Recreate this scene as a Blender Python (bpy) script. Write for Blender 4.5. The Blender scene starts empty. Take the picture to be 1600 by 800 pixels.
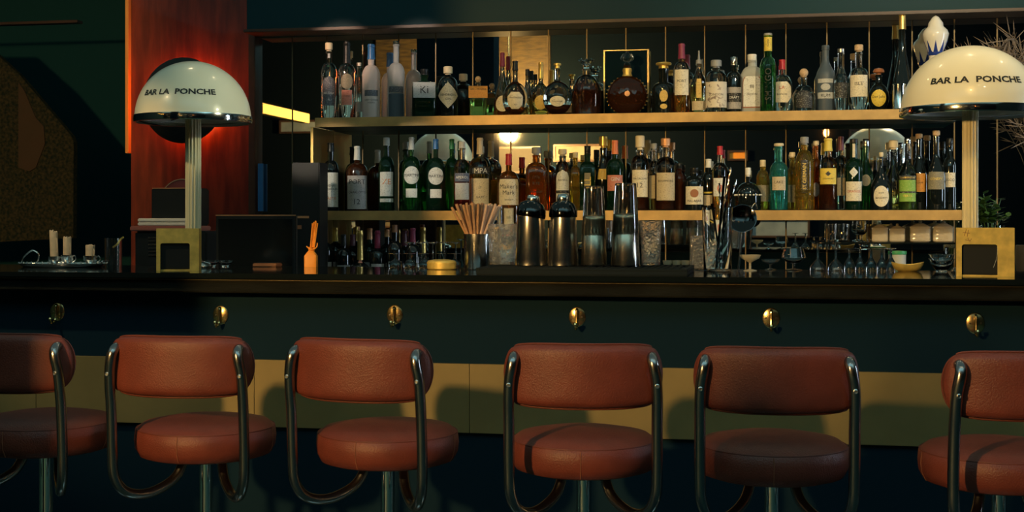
import bpy, bmesh, math, random
from mathutils import Vector, Matrix
random.seed(7)
S = bpy.context.scene
COL = S.collection
PI = math.pi
# ---------------------------------------------------------------- camera
F = 2100.0; TH = math.radians(10.7); HOR = 345.0; EYE = 1.28
cam_d = bpy.data.cameras.new('camera'); cam = bpy.data.objects.new('camera', cam_d); COL.objects.link(cam)
cam.location = (0, 0, EYE); cam.rotation_euler = (PI/2, 0, TH)
cam_d.sensor_width = 36; cam_d.lens = F/1600*36; cam_d.shift_y = -(400-HOR)/1600
cam_d.clip_start = .05; cam_d.clip_end = 60
S.camera = cam
vs = S.view_settings
vs.view_transform = 'Standard'; vs.look = 'None'; vs.gamma = 1; vs.use_curve_mapping = False; vs.exposure = 0.0
# ---------------------------------------------------------------- world and lights
w = bpy.data.worlds.new('world'); S.world = w; w.use_nodes = True
w.node_tree.nodes['Background'].inputs[0].default_value = (.10, .34, .32, 1)
w.node_tree.nodes['Background'].inputs[1].default_value = .35

def light(name, kind, loc, power, col, target=None, **k):
    d = bpy.data.lights.new(name, kind); d.energy = power; d.color = col
    for a, b in k.items(): setattr(d, a, b)
    o = bpy.data.objects.new(name, d); COL.objects.link(o); o.location = loc
    if target is not None:
        o.rotation_euler = (Vector(target)-Vector(loc)).to_track_quat('-Z', 'Y').to_euler()
    return o
R = math.radians
WARM = (1, .62, .26); YEL = (1, .70, .22); COOL = (.62, .85, 1.0)
# added teal fill areas that lift the dark tones, no fixtures
light('ceiling_fill', 'AREA', (-.8, 2.6, 3.36), 72, (.38, .66, .62), (-.8, 2.6, 0), shape='RECTANGLE', size=10.4, size_y=8.6)
light('guest_side_fill', 'AREA', (-.6, 1.1, 3.35), 46, (.34, .72, .78), (-.6, 1.1, 0), shape='RECTANGLE', size=6.5, size_y=1.8)
# the key light is the globe wall light behind the camera (see globe_sconce); added unseen spots brighten the shelves, bar and lamps
light('shelf_fill_spot', 'SPOT', (-2.6, 3.4, 2.9), 300, (1, .62, .42), (-1.96, 6.1, 2.04), spot_size=R(7), spot_blend=.4, shadow_soft_size=.03)
light('shelf_fill_spot', 'SPOT', (-2.1, 3.4, 2.9), 200, (1, .72, .55), (-1.58, 6.1, 2.04), spot_size=R(7), spot_blend=.4, shadow_soft_size=.03)
light('shelf_fill_spot', 'SPOT', (-2.9, 3.6, 2.4), 150, (1, .82, .62), (-1.88, 6.1, 1.49), spot_size=R(8), spot_blend=.5, shadow_soft_size=.03)
light('shelf_fill_spot', 'SPOT', (-2.3, 3.6, 2.4), 150, (1, .82, .62), (-1.50, 6.1, 1.49), spot_size=R(8), spot_blend=.5, shadow_soft_size=.03)
light('shelf_fill_spot', 'SPOT', (1.2, 2.6, 3.1), 270, (1, .78, .46), (.48, 6.1, 1.65), spot_size=R(38), spot_blend=.8, shadow_soft_size=.06)
light('shelf_fill_spot', 'SPOT', (-1.0, 3.4, 3.0), 34, (1, .66, .12), (-.80, 6.0, 1.70), spot_size=R(22), spot_blend=.7, shadow_soft_size=.04)
light('bar_fill_spot', 'SPOT', (.35, 2.2, 3.0), 75, (1, .58, .14), (.62, 4.4, 1.68), spot_size=R(20), spot_blend=.6, shadow_soft_size=.04)
light('bar_fill_spot', 'SPOT', (.1, 3.7, 2.2), 60, (1, .96, .62), (-1.84, 4.4, 1.72), spot_size=R(14), spot_blend=.6, shadow_soft_size=.03)
light('bar_fill_spot', 'SPOT', (-3.0, 2.9, 2.9), 85, (1, .74, .38), (-2.18, 4.30, 1.12), spot_size=R(30), spot_blend=.5, shadow_soft_size=.03)
light('bar_fill_spot', 'SPOT', (-2.2, 4.1, 3.1), 45, (1, .74, .42), (-2.45, 5.15, 1.28), spot_size=R(12), spot_blend=.6, shadow_soft_size=.03)

def W(px, py, Y):
    """point of the vertical plane at depth Y seen at a pixel: X, camera depth, height"""
    a = (px-800)/F; c = math.cos(TH); s = math.sin(TH)
    X = Y*(a*c-s)/(c+a*s); Z = -s*X+c*Y
    return X, Z, EYE+(HOR-py)/F*Z
def X_(px, Y): return W(px, 0, Y)[0]
def H_(px, py, Y): return W(px, py, Y)[2]
def M_(px, n, Y): return n*W(px, 0, Y)[1]/F       # n pixels in metres at this depth

# ---------------------------------------------------------------- materials
MAT = {}
def nodes(name):
    m = bpy.data.materials.new(name); m.use_nodes = True; MAT[name] = m
    return m, m.node_tree.nodes, m.node_tree.links, m.node_tree.nodes['Principled BSDF']
def mat(name, col, rough=.5, metal=0, trans=0, ior=1.45, emit=None, es=0, coat=0, bump=0, bs=40, mott=0, ms=8, spec=.5, col2=None, stretch=(1, 1, 1)):
    if name in MAT: return MAT[name]
    m, N, L, B = nodes(name)
    B.inputs['Base Color'].default_value = (*col, 1); B.inputs['Roughness'].default_value = rough
    B.inputs['Metallic'].default_value = metal; B.inputs['Transmission Weight'].default_value = trans
    B.inputs['IOR'].default_value = ior; B.inputs['Coat Weight'].default_value = coat
    B.inputs['Specular IOR Level'].default_value = spec
    if emit: B.inputs['Emission Color'].default_value = (*emit, 1); B.inputs['Emission Strength'].default_value = es
    tc = N.new('ShaderNodeTexCoord'); mp = N.new('ShaderNodeMapping'); mp.inputs['Scale'].default_value = stretch
    L.new(tc.outputs['Object'], mp.inputs['Vector'])
    if mott or col2:
        n = N.new('ShaderNodeTexNoise'); n.inputs['Scale'].default_value = ms; n.inputs['Detail'].default_value = 6
        L.new(mp.outputs['Vector'], n.inputs['Vector'])
        r = N.new('ShaderNodeValToRGB'); r.color_ramp.elements[0].position = .35; r.color_ramp.elements[1].position = .68
        c2 = col2 or tuple(x*(1-mott) for x in col)
        r.color_ramp.elements[0].color = (*c2, 1); r.color_ramp.elements[1].color = (*col, 1)
        L.new(n.outputs['Fac'], r.inputs['Fac']); L.new(r.outputs['Color'], B.inputs['Base Color'])
    if bump:
        n = N.new('ShaderNodeTexNoise'); n.inputs['Scale'].default_value = bs; n.inputs['Detail'].default_value = 4
        L.new(mp.outputs['Vector'], n.inputs['Vector'])
        b = N.new('ShaderNodeBump'); b.inputs['Strength'].default_value = bump; b.inputs['Distance'].default_value = .004
        L.new(n.outputs['Fac'], b.inputs['Height']); L.new(b.outputs['Normal'], B.inputs['Normal'])
    return m
def cut_glass(name, col, scale, strength, tr=.92, ro=.03):
    m, N, L, B = nodes(name)
    B.inputs['Base Color'].default_value = (*col, 1); B.inputs['Roughness'].default_value = ro
    B.inputs['Transmission Weight'].default_value = tr; B.inputs['IOR'].default_value = 1.5
    tc = N.new('ShaderNodeTexCoord'); v = N.new('ShaderNodeTexVoronoi'); v.inputs['Scale'].default_value = scale
    b = N.new('ShaderNodeBump'); b.inputs['Strength'].default_value = strength; b.inputs['Distance'].default_value = .0022
    L.new(tc.outputs['Object'], v.inputs['Vector']); L.new(v.outputs['Distance'], b.inputs['Height']); L.new(b.outputs['Normal'], B.inputs['Normal'])
    return m
def paper(name, col, ink=(.05, .05, .05), amt=.35):
    """label paper with faint printed lines"""
    m, N, L, B = nodes(name)
    B.inputs['Roughness'].default_value = .55
    tc = N.new('ShaderNodeTexCoord'); mp = N.new('ShaderNodeMapping'); mp.inputs['Scale'].default_value = (170, 170, 260)
    n = N.new('ShaderNodeTexNoise'); n.inputs['Scale'].default_value = 1; n.inputs['Detail'].default_value = 2
    L.new(tc.outputs['Object'], mp.inputs['Vector']); L.new(mp.outputs['Vector'], n.inputs['Vector'])
    r = N.new('ShaderNodeValToRGB'); r.color_ramp.elements[0].position = .56; r.color_ramp.elements[1].position = .64
    r.color_ramp.elements[0].color = (*col, 1)
    r.color_ramp.elements[1].color = (*[a*(1-amt)+b*amt for a, b in zip(col, ink)], 1)
    L.new(n.outputs['Fac'], r.inputs['Fac']); L.new(r.outputs['Color'], B.inputs['Base Color'])
    return m
mat('black_wall', (.004, .016, .025), .8, bump=.2, spec=.05)
mat('black_lacquer', (.008, .042, .055), .45, spec=.12)
mat('bar_top', (.006, .009, .009), .07, spec=.7)
mat('apron_wood', (.012, .013, .010), .7, bump=.5, bs=120, mott=.6, ms=25, spec=.12, stretch=(.3, 1, 1))
mat('bar_front', (.006, .021, .034), .7, spec=.06)
mat('rubber', (.005, .012, .016), .6, spec=.15)
mat('recess_black_lifted', (.010, .050, .060), .85, spec=.05)  # black wall colour raised to lighten the shaded recess
mat('floor_stone', (.014, .055, .065), .7, mott=.3, spec=.1)
mat('red_wood', (.20, .028, .010), .38, bump=.15, bs=9, col2=(.09, .010, .005), ms=5, stretch=(5, 5, .8), coat=.3)
mat('brass_shelf', (.52, .34, .12), .42, metal=.3, mott=.25, ms=14, bump=.1, bs=200)
mat('kick_brass', (.26, .19, .07), .55, metal=.1, mott=.2, ms=5)
mat('brass', (.80, .58, .26), .22, metal=1)
mat('brushed_brass', (.70, .48, .16), .38, metal=.9, bump=.3, bs=60, stretch=(1, 1, .15))
mat('old_gold', (.86, .61, .15), .42, metal=.35, mott=.3, ms=30)
mat('gold_foil', (.85, .58, .18), .3, metal=.8)
mat('chrome', (.78, .78, .76), .10, metal=1)
mat('steel', (.66, .64, .60), .20, metal=1)
mat('tube_steel', (.30, .29, .29), .24, metal=1)
mat('leather', (.165, .035, .021), .46, bump=.35, bs=260, mott=.18, ms=20)
mat('leather_seam', (.13, .028, .016), .6)
mat('stitch', (.26, .09, .045), .7)
mat('screw', (.5, .5, .48), .3, metal=1)
mat('dome', (.80, .77, .60), .28, coat=.3, bump=.03)
mat('dome_inside', (.72, .76, .74), .45)
mat('pole_cream', (.72, .64, .40), .35, coat=.3)
mat('ink', (.012, .014, .014), .5)
mat('white_ink', (.75, .75, .70), .5)
mat('red_ink', (.50, .05, .03), .5)
mat('orange_ink', (.70, .22, .04), .5)
mat('gold_ink', (.80, .60, .15), .4, metal=.4)
mat('wax', (.70, .52, .33), .5, mott=.2, ms=40)
mat('silver', (.66, .66, .64), .18, metal=1, bump=.2, bs=60)
mat('straw', (.62, .33, .16), .6, mott=.25, ms=60)
mat('straw_pale', (.72, .50, .36), .6)
mat('clear', (.97, .98, .96), .02, trans=1, ior=1.46)
mat('clear_warm', (.98, .93, .84), .02, trans=1, ior=1.46)
mat('green', (.05, .27, .10), .03, trans=.95, ior=1.46)
mat('dark_green', (.02, .10, .05), .04, trans=.85, ior=1.46)
mat('teal', (.08, .55, .52), .03, trans=.9, ior=1.46)
mat('amber', (.85, .32, .05), .03, trans=.95, ior=1.46)
mat('yellow_glass', (.90, .68, .16), .03, trans=.95, ior=1.46)
mat('brown', (.16, .05, .015), .05, trans=.8, ior=1.46)
mat('black_glass', (.006, .009, .009), .05, spec=.8)
mat('navy_matt', (.07, .10, .13), .45)
mat('frost', (.80, .74, .70), .42, trans=.45, ior=1.3, bump=.15, bs=90)
mat('frost_cool', (.62, .62, .60), .40, trans=.5, ior=1.3, bump=.3, bs=70)
mat('frost_grey', (.58, .60, .54), .45, trans=.35, ior=1.3)
mat('liq_amber', (.75, .24, .03), .02, trans=.95, ior=1.34)
mat('liq_dark', (.10, .025, .006), .03, trans=.5, ior=1.34)
mat('liq_gold', (.95, .75, .25), .02, trans=.97, ior=1.34)
mat('liq_clear', (.95, .96, .92), .01, trans=1, ior=1.34)
mat('liq_red', (.55, .03, .02), .03, trans=.8, ior=1.34)
mat('liq_green', (.45, .65, .15), .03, trans=.9, ior=1.34)
mat('cork', (.72, .50, .28), .7, mott=.3, ms=120)
mat('white_cap', (.80, .78, .68), .45)
mat('cream_cap', (.78, .66, .42), .45)
mat('black_cap', (.012, .014, .014), .35)
mat('red_cap', (.50, .02, .03), .35)
mat('maroon_cap', (.26, .03, .07), .38)
mat('plum_cap', (.13, .035, .05), .3)
mat('orange_cap', (.80, .22, .08), .4)
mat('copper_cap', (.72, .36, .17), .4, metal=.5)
mat('yellow_cap', (.80, .62, .10), .4)
mat('green_cap', (.04, .26, .10), .4)
mat('blue_cap', (.04, .17, .42), .3)
mat('grey_cap', (.30, .31, .30), .4)
mat('gold_cap', (.80, .55, .15), .3, metal=.7)
mat('wood_cap', (.36, .14, .06), .4)
mat('porcelain', (.82, .80, .70), .2, coat=.5)
mat('cobalt', (.02, .05, .28), .25)
mat('cloth', (.82, .74, .60), .85, bump=.5, bs=120)
mat('badge_red', (.30, .035, .02), .5)
mat('tray_pink', (.35, .12, .09), .35)
mat('tapestry', (.050, .040, .020), .9, bump=.5, bs=60, col2=(.010, .016, .012), ms=60, spec=.1)
mat('tapestry_figure', (.055, .030, .014), .9, bump=.5, bs=60, col2=(.05, .03, .014), ms=12)
mat('screen', (.010, .012, .012), .12)
mat('plastic_black', (.012, .015, .015), .4)
mat('leaf', (.05, .13, .035), .45, mott=.4, ms=30)
mat('dry_leaf', (.26, .21, .17), .8, mott=.4, ms=30)
mat('blue_strip', (.03, .16, .42), .4)
mat('orange_mat', (.85, .30, .03), .45)
mat('rear_paint', (.002, .005, .008), .85, spec=.05)
mat('glow_copper', (.85, .36, .08), .45, metal=.3)  # copper colour stands in for orange glow on the panel edge
mat('poster_dim', (.020, .017, .012), .8, col2=(.011, .009, .007), ms=3)
mat('plaster', (.14, .12, .10), .8, mott=.3)
mat('rear_gold', (.060, .038, .008), .55, bump=.5, bs=30, col2=(.018, .011, .003), ms=5, stretch=(1.5, 1, 9))
mat('pale_panel', (.30, .34, .33), .7, col2=(.14, .17, .18), ms=3)  # pale colour stands in for bright reflections of unseen panels
mat('poster_warm', (.13, .11, .08), .7, col2=(.08, .065, .04), ms=3)
mat('wood_dark', (.06, .03, .018), .4, mott=.4)
mat('bulb', (1, .9, .6), .4, emit=(1, .60, .20), es=2300)
mat('added_downlight', (1, .8, .5), .4, emit=(1, .76, .42), es=50)
mat('flame', (1, .4, .1), .4, emit=(1, .30, .06), es=26)
mat('daylight', (.8, .9, 1), .5, emit=(.66, .84, 1), es=24)
mat('red_glow', (1, .3, .1), .4, emit=(1, .17, .035), es=42)
mat('mirror', (.78, .80, .76), .012, metal=1)
mat('joint', (.20, .15, .085), .5, metal=.8)
mat('leaf_plate', (.8, .8, .8), .3)
cut_glass('crystal', (.97, .96, .94), 90, .6)
cut_glass('jar_glass', (.90, .80, .58), 75, .45, .55, .12)
cut_glass('amber_crystal', (.28, .10, .03), 60, .6)
for nm, c, ink in (('p_cream', (.78, .70, .50), (.1, .08, .05)), ('p_white', (.76, .76, .68), (.08, .08, .08)), ('p_grey', (.40, .38, .36), (.05, .05, .05)),
                   ('p_slate', (.09, .10, .12), (.6, .6, .6)), ('p_black', (.015, .017, .017), (.5, .5, .45)), ('p_yellow', (.78, .58, .08), (.2, .1, .02)),
                   ('p_orange', (.72, .33, .06), (.2, .08, .02)), ('p_pink', (.62, .22, .14), (.25, .05, .03)), ('p_olive', (.22, .20, .13), (.5, .45, .3)),
                   ('p_green', (.22, .42, .06), (.6, .6, .2)), ('p_silver', (.50, .52, .50), (.1, .1, .1)), ('p_tan', (.56, .46, .28), (.12, .08, .05)),
                   ('p_gold', (.70, .48, .12), (.2, .1, .03)), ('p_navy', (.07, .09, .14), (.6, .6, .6)), ('p_illus', (.70, .62, .46), (.12, .05, .03))):
    paper(nm, c, ink, .75 if nm == 'p_illus' else .4)
MAT['p_illus'].node_tree.nodes['Mapping'].inputs['Scale'].default_value = (55, 55, 60)

# ---------------------------------------------------------------- mesh helpers
def obj(name, bm, m, parent=None, smooth=True, ang=38):
    me = bpy.data.meshes.new(name)
    bmesh.ops.recalc_face_normals(bm, faces=bm.faces[:])
    bm.to_mesh(me); bm.free()
    for x in (m if isinstance(m, (list, tuple)) else [m]): me.materials.append(MAT[x])
    if smooth and me.polygons:
        me.polygons.foreach_set('use_smooth', [True]*len(me.polygons)); me.set_sharp_from_angle(angle=R(ang))
    o = bpy.data.objects.new(name, me); COL.objects.link(o)
    if parent: o.parent = parent
    return o
def tag(o, label, cat, group=None):
    o['label'] = label; o['category'] = cat
    if group: o['group'] = group
    return o
def thing(name, label, cat, loc=(0, 0, 0), rz=0, group=None):
    o = bpy.data.objects.new(name, None); COL.objects.link(o); o.empty_display_size = .05
    o.location = loc; o.rotation_euler = (0, 0, rz)
    return tag(o, label, cat, group)
def struct(name, bm, m, **k):
    o = obj(name, bm, m, **k); o['kind'] = 'structure'; return o
def box(bm, x0, x1, y0, y1, z0, z1, bev=0, mi=0, M=None):
    vs_ = [bm.verts.new((x, y, z)) for z in (z0, z1) for x, y in ((x0, y0), (x1, y0), (x1, y1), (x0, y1))]
    fs = [bm.faces.new([vs_[i] for i in q]) for q in ((0, 3, 2, 1), (4, 5, 6, 7), (0, 1, 5, 4), (1, 2, 6, 5), (2, 3, 7, 6), (3, 0, 4, 7))]
    for f in fs: f.material_index = mi
    if M is not None: bmesh.ops.transform(bm, matrix=M, verts=vs_)
    if bev:
        es = list({e for f in fs for e in f.edges})
        bmesh.ops.bevel(bm, geom=es, offset=bev, segments=2, affect='EDGES', clamp_overlap=True)
    return bm
def bx(*a, **k): return box(bmesh.new(), *a, **k)
def sqf(t, q):
    if q <= 0: return 1.0
    n = 2+7*q
    return (abs(math.cos(t))**n+abs(math.sin(t))**n)**(-1/n)
def lathe(prof, seg=28, fy=1.0, bm=None, M=None, mi=0, closed=True):
    """prof: list of (r, z[, squareness]); fy flattens in y"""
    bm = bm or bmesh.new(); rings = []; allv = []
    for p in prof:
        r, z = p[0], p[1]; q = p[2] if len(p) > 2 else 0
        if r < 1e-6:
            v = bm.verts.new((0, 0, z)); rings.append([v]); allv.append(v)
        else:
            ring = []
            for i in range(seg):
                t = 2*PI*i/seg; k = r*sqf(t, q)
                ring.append(bm.verts.new((k*math.cos(t), k*math.sin(t)*(fy if fy == 1 else 1-(1-fy)*(p[3] if len(p) > 3 else 1)), z)))
            rings.append(ring); allv += ring
    for a, b in zip(rings, rings[1:]):
        for i in range(seg):
            j = (i+1) % seg
            if len(a) == 1 and len(b) == 1: break
            if len(a) == 1: f = bm.faces.new((a[0], b[j], b[i]))
            elif len(b) == 1: f = bm.faces.new((a[i], a[j], b[0]))
            else: f = bm.faces.new((a[i], a[j], b[j], b[i]))
            f.material_index = mi
    if closed:
        for rg, rev in ((rings[0], True), (rings[-1], False)):
            if len(rg) > 1:
                f = bm.faces.new(rg[::-1] if rev else rg); f.material_index = mi
    if M is not None: bmesh.ops.transform(bm, matrix=M, verts=allv)
    return bm
def smooth_path(pts, n=8):
    P = [Vector(p) for p in pts]; out = []
    for i in range(len(P)-1):
        p0 = P[max(i-1, 0)]; p1 = P[i]; p2 = P[i+1]; p3 = P[min(i+2, len(P)-1)]
        for k in range(n):
            t = k/n
            out.append(.5*((2*p1)+(p2-p0)*t+(2*p0-5*p1+4*p2-p3)*t*t+(3*p1-p0-3*p2+p3)*t**3))
    out.append(P[-1]); return out
def tube(bm, pts, r, seg=10, smooth=0, cap=True, mi=0):
    P = smooth_path(pts, smooth) if smooth else [Vector(p) for p in pts]
    rings = []; up = None
    for i, p in enumerate(P):
        d = (P[min(i+1, len(P)-1)]-P[max(i-1, 0)]).normalized()
        if up is None: up = d.orthogonal().normalized()
        up = (up-d*up.dot(d)).normalized(); s = d.cross(up)
        rr = r(i/(len(P)-1)) if callable(r) else r
        rings.append([bm.verts.new(p+(up*math.cos(2*PI*k/seg)+s*math.sin(2*PI*k/seg))*rr) for k in range(seg)])
    for a, b in zip(rings, rings[1:]):
        for k in range(seg):
            f = bm.faces.new((a[k], a[(k+1) % seg], b[(k+1) % seg], b[k])); f.material_index = mi
    if cap:
        f = bm.faces.new(rings[0][::-1]); f.material_index = mi
        f = bm.faces.new(rings[-1]); f.material_index = mi
    return bm
def prism(bm, pts, y0, y1):
    """outline in XZ extruded along y"""
    a = [bm.verts.new((x, y0, z)) for x, z in pts]; b = [bm.verts.new((x, y1, z)) for x, z in pts]
    bm.faces.new(a); bm.faces.new(b[::-1])
    for i in range(len(pts)):
        j = (i+1) % len(pts); bm.faces.new((a[i], b[i], b[j], a[j]))
    return bm
TXT = {}
def text_bm(s, size, wide=1.0, bold=0.0, spacing=1.0):
    key = (s, round(size, 5), wide, bold)
    if key not in TXT:
        cu = bpy.data.curves.new('t', 'FONT'); cu.body = s; cu.size = size; cu.align_x = 'CENTER'; cu.align_y = 'CENTER'
        cu.offset = bold*size; cu.resolution_u = 2; cu.space_character = spacing
        o = bpy.data.objects.new('t', cu); COL.objects.link(o)
        dg = bpy.context.evaluated_depsgraph_get(); dg.update()
        me = bpy.data.meshes.new_from_object(o.evaluated_get(dg))
        TXT[key] = ([tuple(v.co) for v in me.vertices], [tuple(p.vertices) for p in me.polygons])
        bpy.data.objects.remove(o); bpy.data.curves.remove(cu); bpy.data.meshes.remove(me)
    V, Fc = TXT[key]
    bm = bmesh.new(); vv = [bm.verts.new((x*wide, 0, y)) for x, y, z in V]
    for f in Fc:
        try: bm.faces.new([vv[i] for i in f])
        except ValueError: pass
    bmesh.ops.triangulate(bm, faces=bm.faces[:])
    return bm
# ---------------------------------------------------------------- the room
YF, YB = 3.95, 4.62            # bar top front and back edge
ZBAR = H_(900, 431.5, YF)
YS = 5.95; YM = 6.25           # shelf front edge, mirror plane
ZU = H_(900, 178, YS); ZL = H_(900, 329, YS); TS = M_(900, 15, YS)
ZMT = H_(900, 47.5, YM)
YR = -1.6                      # rear wall, seen only in the mirrors
ZBC = .97                      # back counter
o = struct('floor', bx(-6.2, 4.6, YR-.2, 8.2, -.1, 0), 'floor_stone')
o = struct('ceiling', bx(-6.2, 4.6, YR-.2, 8.2, 3.4, 3.5), 'black_wall')
xw = X_(205, YM)
struct('wall_back', bx(xw+.01, 4.6, YM+.03, YM+.2, 0, 3.4), 'black_wall')
struct('wall_recess', bx(-6.2, xw+.2, 7.9, 8.1, 0, 3.4), 'recess_black_lifted')
struct('wall_left', bx(-6.2, -6.0, YR-.2, 8.1, 0, 3.4), 'black_wall')
struct('wall_rear', bx(-6.2, 4.6, YR-.2, YR, 0, 3.4), 'rear_paint')
bm = bmesh.new()
for a in ((4.4, 4.6, YR-.2, 4.5, 0, 3.4), (4.4, 4.6, 5.0, 8.1, 0, 3.4), (4.4, 4.6, 4.5, 5.0, 0, .7), (4.4, 4.6, 4.5, 5.0, 2.6, 3.4)): box(bm, *a)
struct('wall_right', bm, 'black_wall')
wn = struct('window_1', bx(4.52, 4.54, 4.5, 5.0, .7, 2.6), 'daylight')
bm = bmesh.new()
for y in (4.5, 4.96): box(bm, 4.38, 4.5, y, y+.04, .7, 2.6)
for z in (.7, 1.6, 2.56): box(bm, 4.385, 4.495, 4.5, 5.0, z, z+.04)
struct('window_frame', bm, 'wood_dark', parent=wn)

# red wood panel with edge strips, the left one coloured for the sconce's glow
x0, x1 = X_(208, YM), X_(394, YM)
struct('trim_1', bx(x0, x1, YM-.02, YM+.03, 0, 3.2), 'red_wood')
struct('trim_2', bx(x0-.018, x0-.001, YM-.05, YM+.03, H_(206, 240, YM), 3.2, bev=.002), 'glow_copper')
struct('trim_3', bx(x1, x1+.035, YM-.05, YM+.03, .0, 3.2, bev=.003), 'wood_dark')
# header above the mirrors
bm = bx(x1+.035, 3.6, YM-.16, YM+.03, ZMT+.02, 3.4, bev=.004)
struct('trim_4', bm, 'black_lacquer')
struct('trim_5', bx(X_(403, YM), 3.6, YM-.19, YM-.0, ZMT+.006, ZMT+.02, bev=.002), 'wood_dark')

# mirror panels between thin brass joints
MLAB = ['first tall mirror panel at the left, beside the red wood wall', 'second mirror panel from the left, crossed by the slanting gold reflection', 'mirror panel behind the leftmost bottle of the upper shelf', 'mirror panel behind the blue-capped frosted bottle', 'mirror panel behind the tall frosted bottle with the grey lower half', 'mirror panel behind the square smoky gin bottle', 'mirror panel behind the bottle with the cream diamond label', 'gold-lit mirror panel behind the maroon-capped cognac', 'gold-lit mirror panel behind the small teardrop bottle', 'dark mirror panel behind the wide flattened decanter', 'mirror panel behind the crown-stoppered decanter and frame edge', 'mirror panel behind the right half of the gold display frame', 'mirror panel behind the purple-capped tall bottle', 'mirror panel behind the illustrated wrap label bottle', 'mirror panel behind the frosted flask and tallest green bottle', 'mirror panel behind the ball-corked broad bottle', 'mirror panel behind the matt slate-blue bottle', 'mirror panel behind the yellow oval label bottle', 'mirror panel behind the porcelain decanter', 'mirror panel behind the top of the right dome lamp', 'last mirror panel at the far right beyond the lamp']
JX = [403, 457, 511, 567, 623, 681, 739, 798, 857, 917, 978, 1040, 1101, 1165, 1228, 1292, 1358, 1425, 1491, 1558, 1626]
for i, (a, b) in enumerate(zip(JX, JX[1:])):
    xa, xb = X_(a, YM), X_(b, YM)
    bm = bx(xa+.004, xb-.003, YM, YM+.02, .6, ZMT+.005)
    m = tag(obj('mirror_panel', bm, 'mirror', smooth=False), MLAB[i], 'mirror', 'mirror panels behind the shelves')
    j = struct('trim_%d' % (6+i), bx(xa-.0025, xa+.0025, YM-.004, YM+.02, .6, ZMT+.005), 'joint')

# shelves
XL = X_(492, YS); XR = X_(1503, YS)
def shelf(z, xr, lab):
    t = thing('wall_shelf', lab, 'shelf', (0, 0, z-TS))
    bm = bmesh.new(); box(bm, XL, xr, YS+.012, YM-.005, 0, TS)
    obj('shelf_board', bm, 'black_lacquer', t)
    obj('front_edge', bx(XL, xr, YS, YS+.012, 0, TS, bev=.001), 'brass_shelf', t)
    return t
shelf(ZU, XR, 'upper brass-edged bottle shelf running along the mirrored wall')
shelf(ZL, XR, 'lower brass-edged bottle shelf running along the mirrored wall')
tag(obj('end_panel', bx(XL-.022, XL-.010, YS+.005, YM-.005, ZBC, ZU-TS), 'brushed_brass'), 'brushed brass upright closing the left end of the bottle shelves', 'panel')
# back counter
t = thing('back_counter', 'dark counter under the mirrored shelves carrying wine bottles and glasses', 'counter', (0, 0, 0))
obj('worktop', bx(XL-1.9, 3.3, 5.62, YM-.01, ZBC-.04, ZBC, bev=.003), 'bar_top', t)
obj('cabinet_body', bx(XL-1.9, 3.3, 5.66, YM-.01, 0, ZBC-.04), 'black_lacquer', t)

# the bar
XBL, XBR = -4.6, 2.6
t = thing('bar_counter', 'long black bar counter with a wooden apron and brass kick panel', 'bar counter', (0, YF, 0))
def part(name, bm, m, p, loc=None):
    o = obj(name, bm, m, p)
    return o
T_ = .018
obj('bar_top', bx(XBL, XBR, 0, YB-YF, ZBAR-T_, ZBAR, bev=.003), 'bar_top', t)
obj('edge_strip', bx(XBL, XBR, .016, .05, ZBAR-T_-.004, ZBAR-T_-.0005, bev=.0008), 'joint', t)
za = H_(900, 463, YF+.03)
obj('apron', bx(XBL, XBR, .02, .10, za, ZBAR-T_-.0045, bev=.004), 'apron_wood', t)
YP = YF+.10
z1, z0 = H_(900, 572.5, YP-.02), H_(900, 682, YP-.02)
obj('front_panel', bx(XBL, XBR, .10, .14, .10, za+.02), 'bar_front', t)
bm = bmesh.new(); xs = [XBL]+[X_(p, YP) for p in (-250, 60, 400, 735, 1035, 1340, 1665)]+[XBR]
for a, b in zip(xs, xs[1:]): box(bm, a+.0008, b-.0008, .085, .10, z0, z1, bev=.0008)
obj('kick_panel', bm, 'kick_brass', t)
obj('plinth', bx(XBL, XBR, .16, .60, 0, .10), 'black_lacquer', t)
bm = bmesh.new(); box(bm, XBL, XBR, YB-YF-.04, YB-YF-.02, .10, ZBAR-T_)
obj('rear_panel', bm, 'black_lacquer', t)

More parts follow.
